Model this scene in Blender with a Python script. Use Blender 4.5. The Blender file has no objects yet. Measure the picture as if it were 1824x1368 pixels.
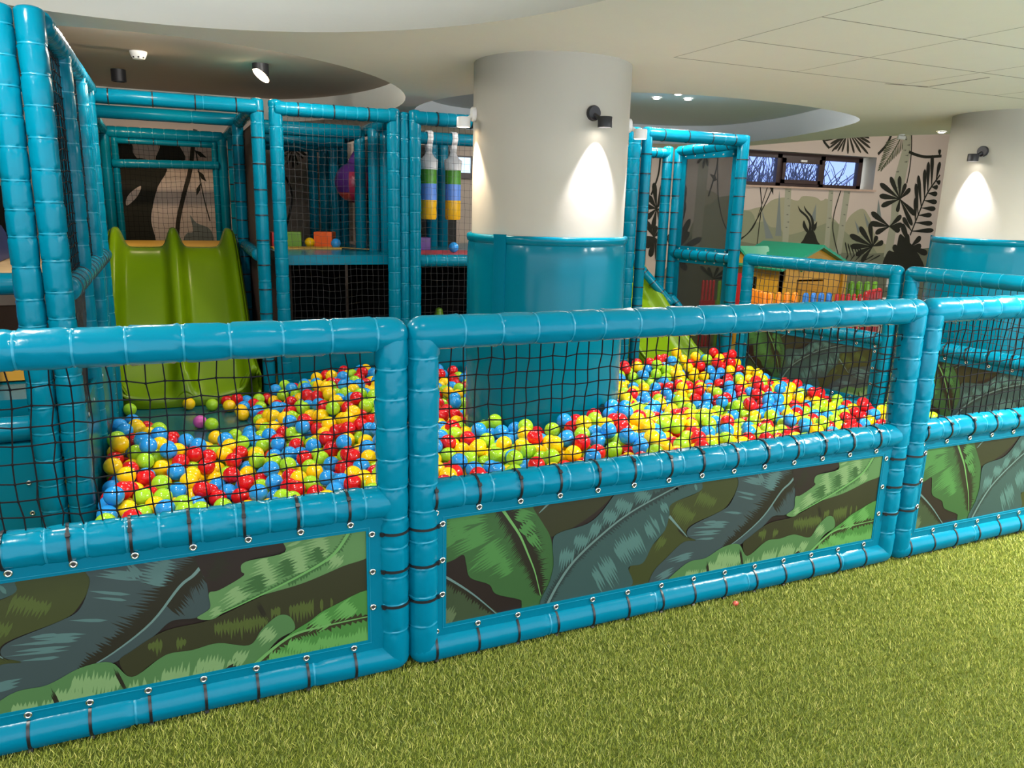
import bpy, bmesh, math, random, json
import numpy as np
from mathutils import Vector, Matrix
PI = math.pi
SC = bpy.context.scene
COL = SC.collection
random.seed(7)

# ------------------------------------------------------------------ materials
def nodes_of(m):
    m.use_nodes = True
    nt = m.node_tree
    return nt, nt.nodes, nt.links
def mat(name, color, rough=.5, spec=.5, metal=0, bump=0, bscale=40, var=0, vscale=8, emit=0, alpha=1, coat=0, bdist=.01):
    m = bpy.data.materials.new(name)
    nt, N, L = nodes_of(m)
    b = N['Principled BSDF']
    b.inputs['Base Color'].default_value = (*color, 1)
    b.inputs['Roughness'].default_value = rough
    b.inputs['Specular IOR Level'].default_value = spec
    b.inputs['Metallic'].default_value = metal
    b.inputs['Coat Weight'].default_value = coat
    b.inputs['Coat Roughness'].default_value = .12
    if emit:
        b.inputs['Emission Color'].default_value = (*color, 1)
        b.inputs['Emission Strength'].default_value = emit
    if alpha < 1: b.inputs['Alpha'].default_value = alpha
    tc = N.new('ShaderNodeTexCoord')
    if var:
        n = N.new('ShaderNodeTexNoise'); n.inputs['Scale'].default_value = vscale
        L.new(tc.outputs['Object'], n.inputs['Vector'])
        mx = N.new('ShaderNodeMix'); mx.data_type = 'RGBA'
        mx.inputs[6].default_value = (*[c * (1 - var) for c in color], 1)
        mx.inputs[7].default_value = (*[min(1, c * (1 + var)) for c in color], 1)
        L.new(n.outputs['Fac'], mx.inputs[0]); L.new(mx.outputs[2], b.inputs['Base Color'])
    if bump:
        n = N.new('ShaderNodeTexNoise'); n.inputs['Scale'].default_value = bscale; n.inputs['Detail'].default_value = 4
        L.new(tc.outputs['Object'], n.inputs['Vector'])
        bp = N.new('ShaderNodeBump'); bp.inputs['Strength'].default_value = bump; bp.inputs['Distance'].default_value = bdist
        L.new(n.outputs['Fac'], bp.inputs['Height']); L.new(bp.outputs['Normal'], b.inputs['Normal'])
    return m
def s2l(r, g, b):
    f = lambda c: (c / 255 / 12.92) if c <= 10 else ((c / 255 + .055) / 1.055) ** 2.4
    return (f(r), f(g), f(b))
M = {}
M['vinyl'] = mat('teal_vinyl', (.0, .145, .225), .22, .15, bump=.22, bscale=16, var=.05, vscale=6)
M['seam'] = mat('teal_piping', (.005, .20, .30), .35, .5)
M['flap'] = mat('teal_vinyl_flap', (.0, .13, .20), .30, .15, bump=.15, bscale=20)
M['pad'] = mat('teal_pad_vinyl', (.0, .135, .20), .2, .18, bump=.18, bscale=7, var=.05, vscale=3)
M['pitfloor'] = mat('teal_floor_mat', (.005, .10, .125), .18, .5, bump=.1, bscale=5, var=.1)
M['net'] = mat('black_cord', (.006, .006, .007), .8, .1)
M['netgrey'] = mat('grey_cord', (.022, .021, .02), .6)
M['tie'] = mat('black_nylon', (.01, .01, .012), .35)
M['chrome'] = mat('grommet_metal', (.75, .74, .72), .25, metal=1)
M['darkhole'] = mat('grommet_hole', (.02, .02, .02), .7)
M['plaster'] = mat('white_plaster', (.44, .415, .35), .75, .2, bump=.12, bscale=9, var=.02)
M['ceil'] = mat('ceiling_paint', (.83, .81, .73), .85, .15, bump=.05, bscale=60, var=.015)
M['ceilgrey'] = mat('recess_shade_grey', (.56, .60, .63), .8, .15, bump=.04, bscale=60)  # dimmer light inside the right recess, put into the ceiling colour
M['ceilbrown'] = mat('recess_warm_shade', (.50, .41, .32), .8, .15, bump=.04, bscale=60)  # dim warm light of the left recess, put into the ceiling colour
M['seamline'] = mat('ceiling_joint', (.22, .20, .16), .9)
M['black'] = mat('black_lamp_metal', (.018, .017, .02), .45)
M['white'] = mat('white_lamp_metal', (.8, .78, .74), .4)
M['lamp'] = mat('lamp_glow', (1., .93, .85), emit=14)
M['lampwarm'] = mat('lamp_glow_warm', (1., .72, .45), emit=16)
M['slide'] = mat('green_plastic', (.128, .232, .0015), .27, .32, var=.06, vscale=3, bump=.03, bscale=6)
M['wood'] = mat('plywood', (.50, .34, .17), .6, var=.15, vscale=12)
M['yellowmat'] = mat('yellow_mat', (.60, .36, .05), .5, bump=.1, bscale=30)
M['redmat'] = mat('red_mat', (.38, .035, .045), .45, bump=.1, bscale=30)
M['orange'] = mat('orange_vinyl', (.85, .12, .01), .4, bump=.08, bscale=25)
M['amber'] = mat('amber_vinyl', (.47, .23, .01), .45, bump=.1, bscale=20)
M['limefoam'] = mat('lime_vinyl', (.16, .36, .012), .4, bump=.08, bscale=25)
M['redfoam'] = mat('red_vinyl', (.62, .02, .02), .4, bump=.08, bscale=25)
M['purple'] = mat('purple_vinyl', (.11, .03, .22), .3, bump=.1, bscale=12)
M['pink'] = mat('raspberry_vinyl', (.48, .03, .09), .3, bump=.1, bscale=12)
M['coral'] = mat('coral_vinyl', (.55, .08, .05), .3, bump=.1, bscale=12)
M['blue'] = mat('blue_vinyl', (.03, .12, .45), .35, bump=.1, bscale=15)
M['navy'] = mat('navy_vinyl', (.012, .028, .12), .45)
M['bagwhite'] = mat('white_vinyl', (.72, .70, .70), .4, bump=.15, bscale=14)
M['baggreen'] = mat('bag_green', (.07, .25, .02), .25, bump=.05, bscale=14)
M['bagblue'] = mat('bag_blue', (.10, .23, .62), .25, bump=.05, bscale=14)
M['bagyellow'] = mat('bag_yellow', (.70, .40, .01), .25, bump=.05, bscale=14)
M['darkback'] = mat('black_fabric_and_shade', (.008, .008, .009), .9, .1)  # back of the fence print; also sheets standing in for shade below decks
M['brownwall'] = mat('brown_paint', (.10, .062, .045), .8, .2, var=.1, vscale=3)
M['frame'] = mat('dark_brown_frame', (.05, .026, .022), .35)
M['sill'] = mat('pale_wood_sill', (.55, .38, .28), .5, var=.12, vscale=14)
M['wallcol'] = mat('mural_ground', (.62, .51, .43), .8, .2, var=.05, vscale=2, bump=.03, bscale=60)
for k, c in dict(hill1=(165, 160, 130), hill2=(142, 145, 116), hill3=(118, 120, 98), blade=(126, 133, 128), birch=(165, 163, 140), bark=(112, 112, 98),
                 dark=(44, 44, 36), dark2=(56, 52, 42), fern=(92, 96, 72)).items():
    M[k] = mat('mural_' + k, s2l(*c), .8, .2)
for k, c in dict(bg=(44, 32, 28), dkolive=(56, 56, 32), green=(62, 104, 55), green2=(82, 140, 72), dkbrown=(46, 34, 30), dkbrown2=(42, 38, 26), greygreen=(66, 82, 54), greygreen2=(104, 122, 84),
                 olive=(66, 72, 34), olive2=(84, 98, 44), teal=(60, 88, 84), teal2=(88, 128, 120), slate0=(46, 62, 60), slate=(64, 80, 80), slate2=(90, 124, 120), lgreen=(98, 142, 84), lgreen2=(136, 172, 112),
                 mgreen=(86, 130, 76), bgreen=(78, 140, 64), bgreen2=(108, 172, 88), rib=(118, 176, 98), ribteal=(112, 142, 134)).items():
    M['p_' + k] = mat('print_' + k, [q * .55 for q in s2l(*c)], .38, .4)
M['bred'] = mat('red_ball', (.62, .008, .012), .16, .5)
M['byel'] = mat('yellow_ball', (.92, .57, .004), .16, .5)
M['bgrn'] = mat('green_ball', (.33, .60, .02), .16, .5)
M['bblu'] = mat('blue_ball', (.02, .28, .72), .16, .5)
M['bpnk'] = mat('pink_ball', (.60, .10, .42), .2, .5)
M['houseyellow'] = mat('house_yellow_plastic', (.56, .29, .02), .4)
M['houseroof'] = mat('house_green_plastic', (.005, .27, .15), .35, bump=.05)
M['tred'] = mat('toy_red_plastic', (.50, .01, .015), .35)
M['tgreen'] = mat('toy_green_plastic', (.16, .42, .015), .35)
M['torange'] = mat('toy_orange_plastic', (.85, .25, .01), .35)
M['tblue'] = mat('toy_blue_plastic', (.02, .17, .55), .35)
M['turfbase'] = mat('turf_base', (.065, .085, .014), .9, .1, var=.3, vscale=60)
M['floor'] = mat('floor_green', (.17, .19, .05), .8, .2, var=.2, vscale=20)
M['branch'] = mat('bark', (.13, .13, .15), .9)
M['stone'] = mat('pale_stone', (.62, .52, .48), .8, var=.1)
M['rail'] = mat('galvanised_steel', (.55, .56, .6), .4, metal=.6)

# see-through materials (glass, smoky mesh, sheets that stand in for shade): a plain transparent/colour mix, the same for every ray
def veil(name, color, fac, gloss=False):
    m = bpy.data.materials.new(name); nt, N, L = nodes_of(m)
    b = N['Principled BSDF']; b.inputs['Base Color'].default_value = (*color, 1); b.inputs['Roughness'].default_value = .1 if gloss else .8
    t = N.new('ShaderNodeBsdfTransparent'); mx = N.new('ShaderNodeMixShader'); mx.inputs[0].default_value = fac
    L.new(t.outputs[0], mx.inputs[1]); L.new(b.outputs[0], mx.inputs[2]); L.new(mx.outputs[0], N['Material Output'].inputs['Surface'])
    return m
M['glass'] = veil('window_glass', (.5, .6, .8), .06, True)
M['glass'].node_tree.nodes['Transparent BSDF'].inputs['Color'].default_value = (.42, .49, .70, 1)
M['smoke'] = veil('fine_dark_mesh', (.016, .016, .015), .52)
M['shadeveil'] = veil('thin_shade_veil', (.016, .016, .015), .34)  # see-through dark sheet that stands in for shade
M['meshshade'] = veil('black_mesh_and_shade', (.012, .014, .014), .86)  # cloth of the slack net; also a sheet standing in for shade
M['clearpvc'] = veil('clear_sheet', (.5, .55, .5), .12, True)

# ------------------------------------------------------------------ mesh builder
class MB:
    def __init__(s): s.v = []; s.f = []; s.m = []; s.x = []
    def face(s, idx, mi=0): s.f.append(tuple(idx)); s.m.append(mi)
    def poly(s, pts, mi=0):
        b = len(s.v); s.v += [tuple(p) for p in pts]; s.face(range(b, b + len(pts)), mi)
    def box(s, x0, x1, y0, y1, z0, z1, mi=0, T=None):
        b = len(s.v)
        P = [(x, y, z) for z in (z0, z1) for y in (y0, y1) for x in (x0, x1)]
        if T is not None: P = [tuple(T @ Vector(p)) for p in P]
        s.v += P
        for q in ((0, 2, 3, 1), (4, 5, 7, 6), (0, 1, 5, 4), (2, 6, 7, 3), (0, 4, 6, 2), (1, 3, 7, 5)): s.face([b + i for i in q], mi)
    def rings(s, rings, mis=None, cap=True, closed=False):
        n = len(rings[0]); b = len(s.v)
        for r in rings: s.v += [tuple(p) for p in r]
        k = len(rings)
        for i in range(k if closed else k - 1):
            mi = mis[i] if mis else 0
            for j in range(n):
                a = b + i * n; c = b + ((i + 1) % k) * n
                s.face((a + j, a + (j + 1) % n, c + (j + 1) % n, c + j), mi)
        if cap and not closed:
            s.face([b + j for j in range(n)][::-1], mis[0] if mis else 0); s.face([b + (k - 1) * n + j for j in range(n)], mis[-1] if mis else 0)
    def tube(s, pts, r, n=8, mi=0, cap=True):
        pts = [Vector(p) for p in pts]; rs = r if isinstance(r, (list, tuple)) else [r] * len(pts)
        fr = []; up = None
        for i, p in enumerate(pts):
            d = (pts[min(i + 1, len(pts) - 1)] - pts[max(i - 1, 0)]).normalized()
            if up is None: up = d.orthogonal().normalized()
            else:
                up = (up - d * up.dot(d));  up = up.normalized() if up.length > 1e-6 else d.orthogonal().normalized()
            sd = d.cross(up)
            fr.append([p + (up * math.cos(2 * PI * j / n) + sd * math.sin(2 * PI * j / n)) * rs[i] for j in range(n)])
        s.rings(fr, [mi] * len(fr), cap)
    def lathe(s, prof, n=24, c=(0, 0, 0), mis=None, axis='z', cap=True):
        R = []
        for r, z in prof:
            ring = []
            for j in range(n):
                a = 2 * PI * j / n; x, y = r * math.cos(a), r * math.sin(a)
                p = {'z': (x, y, z), 'y': (x, z, -y) if False else (x, z, y), 'x': (z, x, y)}[axis]
                ring.append((c[0] + p[0], c[1] + p[1], c[2] + p[2]))
            R.append(ring)
        s.rings(R, mis, cap)
    def sphere(s, c, r, nu=16, nv=10, mi=0, fn=None):
        b = len(s.v); s.v.append((c[0], c[1], c[2] + r))
        for i in range(1, nv):
            t = PI * i / nv
            for j in range(nu):
                a = 2 * PI * j / nu
                s.v.append((c[0] + r * math.sin(t) * math.cos(a), c[1] + r * math.sin(t) * math.sin(a), c[2] + r * math.cos(t)))
        s.v.append((c[0], c[1], c[2] - r)); e = len(s.v) - 1
        for j in range(nu):
            k = (j + 1) % nu
            m0 = mi if fn is None else fn(0, j)
            s.face((b, b + 1 + j, b + 1 + k), m0)
            for i in range(nv - 2): s.face((b + 1 + i * nu + j, b + 1 + (i + 1) * nu + j, b + 1 + (i + 1) * nu + k, b + 1 + i * nu + k), mi if fn is None else fn(i + 1, j))
            s.face((b + 1 + (nv - 2) * nu + j, e, b + 1 + (nv - 2) * nu + k), mi if fn is None else fn(nv - 1, j))
    def mesh(s, name, mats, smooth=True, sharp=None):
        me = bpy.data.meshes.new(name); me.from_pydata(s.v, [], s.f)
        for m in (mats if isinstance(mats, (list, tuple)) else [mats]): me.materials.append(m)
        me.polygons.foreach_set('material_index', s.m)
        me.update()
        bm = bmesh.new(); bm.from_mesh(me)
        bmesh.ops.recalc_face_normals(bm, faces=bm.faces)
        bm.to_mesh(me); bm.free()
        me.polygons.foreach_set('use_smooth', [smooth] * len(me.polygons))
        if smooth: me.set_sharp_from_angle(angle=math.radians(sharp or 40))
        return me
    def build(s, name, mats, parent=None, smooth=True, sharp=None, loc=None):
        return link(s.mesh(name, mats, smooth, sharp), name, parent, loc)
def link(me, name, parent=None, loc=None, rz=None):
    o = bpy.data.objects.new(name, me); COL.objects.link(o)
    if parent is not None: o.parent = parent
    if loc is not None: o.location = loc
    if rz is not None: o.rotation_euler[2] = rz
    return o
def tag(o, label, cat, group=None):
    o['label'] = label; o['category'] = cat
    if group: o['group'] = group
    return o
def struct(o): o['kind'] = 'structure'; return o
def thing(name, label, cat, loc=(0, 0, 0), rz=0, group=None):
    o = bpy.data.objects.new(name, None); COL.objects.link(o); o.empty_display_size = .1
    o.location = loc; o.rotation_euler[2] = rz
    return tag(o, label, cat, group)
def copy_tree(o, parent=None):
    c = o.copy(); COL.objects.link(c)
    if parent is not None: c.parent = parent; c.matrix_parent_inverse = o.matrix_parent_inverse.copy()
    for ch in list(KIDS.get(o.name, [])) or [x for x in o.children]: copy_tree(ch, c)
    return c
KIDS = {}

# ------------------------------------------------------------------ padded foam tube
def pad_tube(mb, p0, p1, r, seg=.12, n=24, fine=True, caps=(True, True), seed=0, off=None, wr=1.0, ck=1.0):
    rnd = random.Random(seed); p0 = Vector(p0); p1 = Vector(p1); d = p1 - p0; Ln = d.length; d.normalize()
    up = Vector((0, 0, 1)) if abs(d.z) < .9 else Vector((0, 1, 0))
    sd = d.cross(up).normalized(); up = sd.cross(d)
    stations = []                                   # (t, radius factor, wrinkle amplitude, material of the band that follows)
    if caps[0]:
        for a in (80, 60, 40, 20): stations.append((-r * ck * math.sin(math.radians(a)), math.cos(math.radians(a)), 0, 0))
    t = 0 if off is None else off; seams = []
    while t < Ln - .02:
        if t > .015: seams.append(t + rnd.uniform(-.006, .006))
        t += seg * rnd.uniform(.93, 1.07)
    stations.append((0, 1, 0, 0))
    if fine:
        prof = [(-.045, 1.0, .25, 0), (-.026, .993, .6, 0), (-.012, .975, 1, 0), (-.004, .94, .5, 0), (-.002, .962, 0, 1), (.002, .962, 0, 1), (.004, .94, .5, 0), (.012, .975, 1, 0), (.026, .993, .6, 0), (.045, 1.0, .25, 0)]
    else:
        prof = [(-.02, .995, .4, 0), (-.005, .95, .3, 0), (-.0025, .965, 0, 1), (.0025, .965, 0, 0), (.006, .95, .3, 0), (.02, .995, .4, 0)]
    for s_ in seams:
        for dt, rf, w, mi in prof:
            tt = s_ + dt
            if 0.004 < tt < Ln - .004 and tt > stations[-1][0] + .0006: stations.append((tt, rf, w, mi))
    stations.append((Ln, 1, 0, 0))
    if caps[1]:
        for a in (20, 40, 60, 80): stations.append((Ln + r * ck * math.sin(math.radians(a)), math.cos(math.radians(a)), 0, 0))
    rings = []; mis = []
    ph = [rnd.uniform(0, 6.28) for _ in range(6)]; last = None
    for t, rf, w, mi in stations:
        ring = []
        if w >= 1 or last is None: ph = [rnd.uniform(0, 6.28) for _ in range(6)]
        last = 1
        sag = 1 + .012 * math.sin(t * 37 + seed)
        for j in range(n):
            a = 2 * PI * j / n
            rr = r * rf * sag + w * wr * .0022 * (math.sin(5 * a + ph[0]) + .8 * math.sin(9 * a + ph[1]) + .6 * math.sin(14 * a + ph[2]))
            ring.append(p0 + d * t + (up * math.cos(a) + sd * math.sin(a)) * rr)
        rings.append(ring); mis.append(mi)
    mb.rings(rings, mis, True)
def padobj(name, parent, p0, p1, r=.054, seg=.12, n=24, fine=True, caps=(True, True), seed=0, loc=None, ties=0, mats=None, ck=1.0):
    mb = MB(); pad_tube(mb, p0, p1, r, seg, n, fine, caps, seed, ck=ck)
    if ties:                                          # black lacing bands pulled tight round the tube
        p0 = Vector(p0); p1 = Vector(p1); L_ = (p1 - p0).length; d = (p1 - p0).normalized(); k = max(1, int(L_ / ties))
        for i in range(k):
            c = p0 + d * (ties * (i + .6)); mb.tube([c - d * .0045, c + d * .0045], r + .0028, n, 2, True)
    return mb.build(name, mats or [M['vinyl'], M['seam'], M['tie']], parent, True, 50, loc)

# ------------------------------------------------------------------ cord net in a local x-z plane
def net_mesh(x0, x1, z0, z1, cx=.0475, cz=.053, r=.0019, jit=.006, seed=1, mats=None, knots=True, sag=.012, bulge=0):
    rnd = random.Random(seed); nx = max(2, round((x1 - x0) / cx)); nz = max(2, round((z1 - z0) / cz)); mb = MB()
    ph = [rnd.uniform(0, 6) for _ in range(4)]
    def pt(i, j):
        u = i / nx; v = j / nz
        e = math.sin(PI * u) * math.sin(PI * v)
        x = x0 + (x1 - x0) * u; z = z0 + (z1 - z0) * v
        if 0 < i < nx: x += P[(i, j)][0] + sag * .5 * math.sin(ph[0] + 5 * v + 3 * u) * min(1, 4 * v * (1 - v) + .3)
        if 0 < j < nz: z += P[(i, j)][1] - sag * math.sin(PI * u) * (1 + .6 * math.sin(ph[1] + 9 * u)) + sag * .4 * math.sin(ph[2] + 13 * u + 4 * v)
        return Vector((x, P[(i, j)][2] * e + bulge * e, z))
    P = {(i, j): (rnd.uniform(-jit, jit), rnd.uniform(-jit, jit), rnd.uniform(-jit, jit)) for i in range(nx + 1) for j in range(nz + 1)}
    G = {k: pt(*k) for k in P}
    n4 = 4
    for i in range(nx + 1): mb.tube([G[(i, j)] for j in range(nz + 1)], r, n4)
    for j in range(nz + 1): mb.tube([G[(i, j)] for i in range(nx + 1)], r, n4)
    if knots:
        for k, p in G.items():
            b = len(mb.v); q = r * 2.3
            mb.v += [tuple(p + Vector(o) * q) for o in ((1, 0, 0), (-1, 0, 0), (0, .8, 0), (0, -.8, 0), (0, 0, 1), (0, 0, -1))]
            for a, c_, e in ((0, 2, 4), (2, 1, 4), (1, 3, 4), (3, 0, 4), (2, 0, 5), (1, 2, 5), (3, 1, 5), (0, 3, 5)): mb.face((b + a, b + c_, b + e))
    return mb
def netobj(parent, a, b, z0, z1, cx=.05, cz=.055, r=.0017, mat_='net', seed=1, knots=False, name='net'):
    a = Vector((a[0], a[1], 0)); b = Vector((b[0], b[1], 0)); L_ = (b - a).length
    mb = net_mesh(0, L_, z0, z1, cx, cz, r, .004, seed, knots=knots, sag=.008)
    o = mb.build(name, M[mat_], parent, False); o.location = (a.x, a.y, 0); o.rotation_euler[2] = math.atan2(b.y - a.y, b.x - a.x)
    return o

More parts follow.
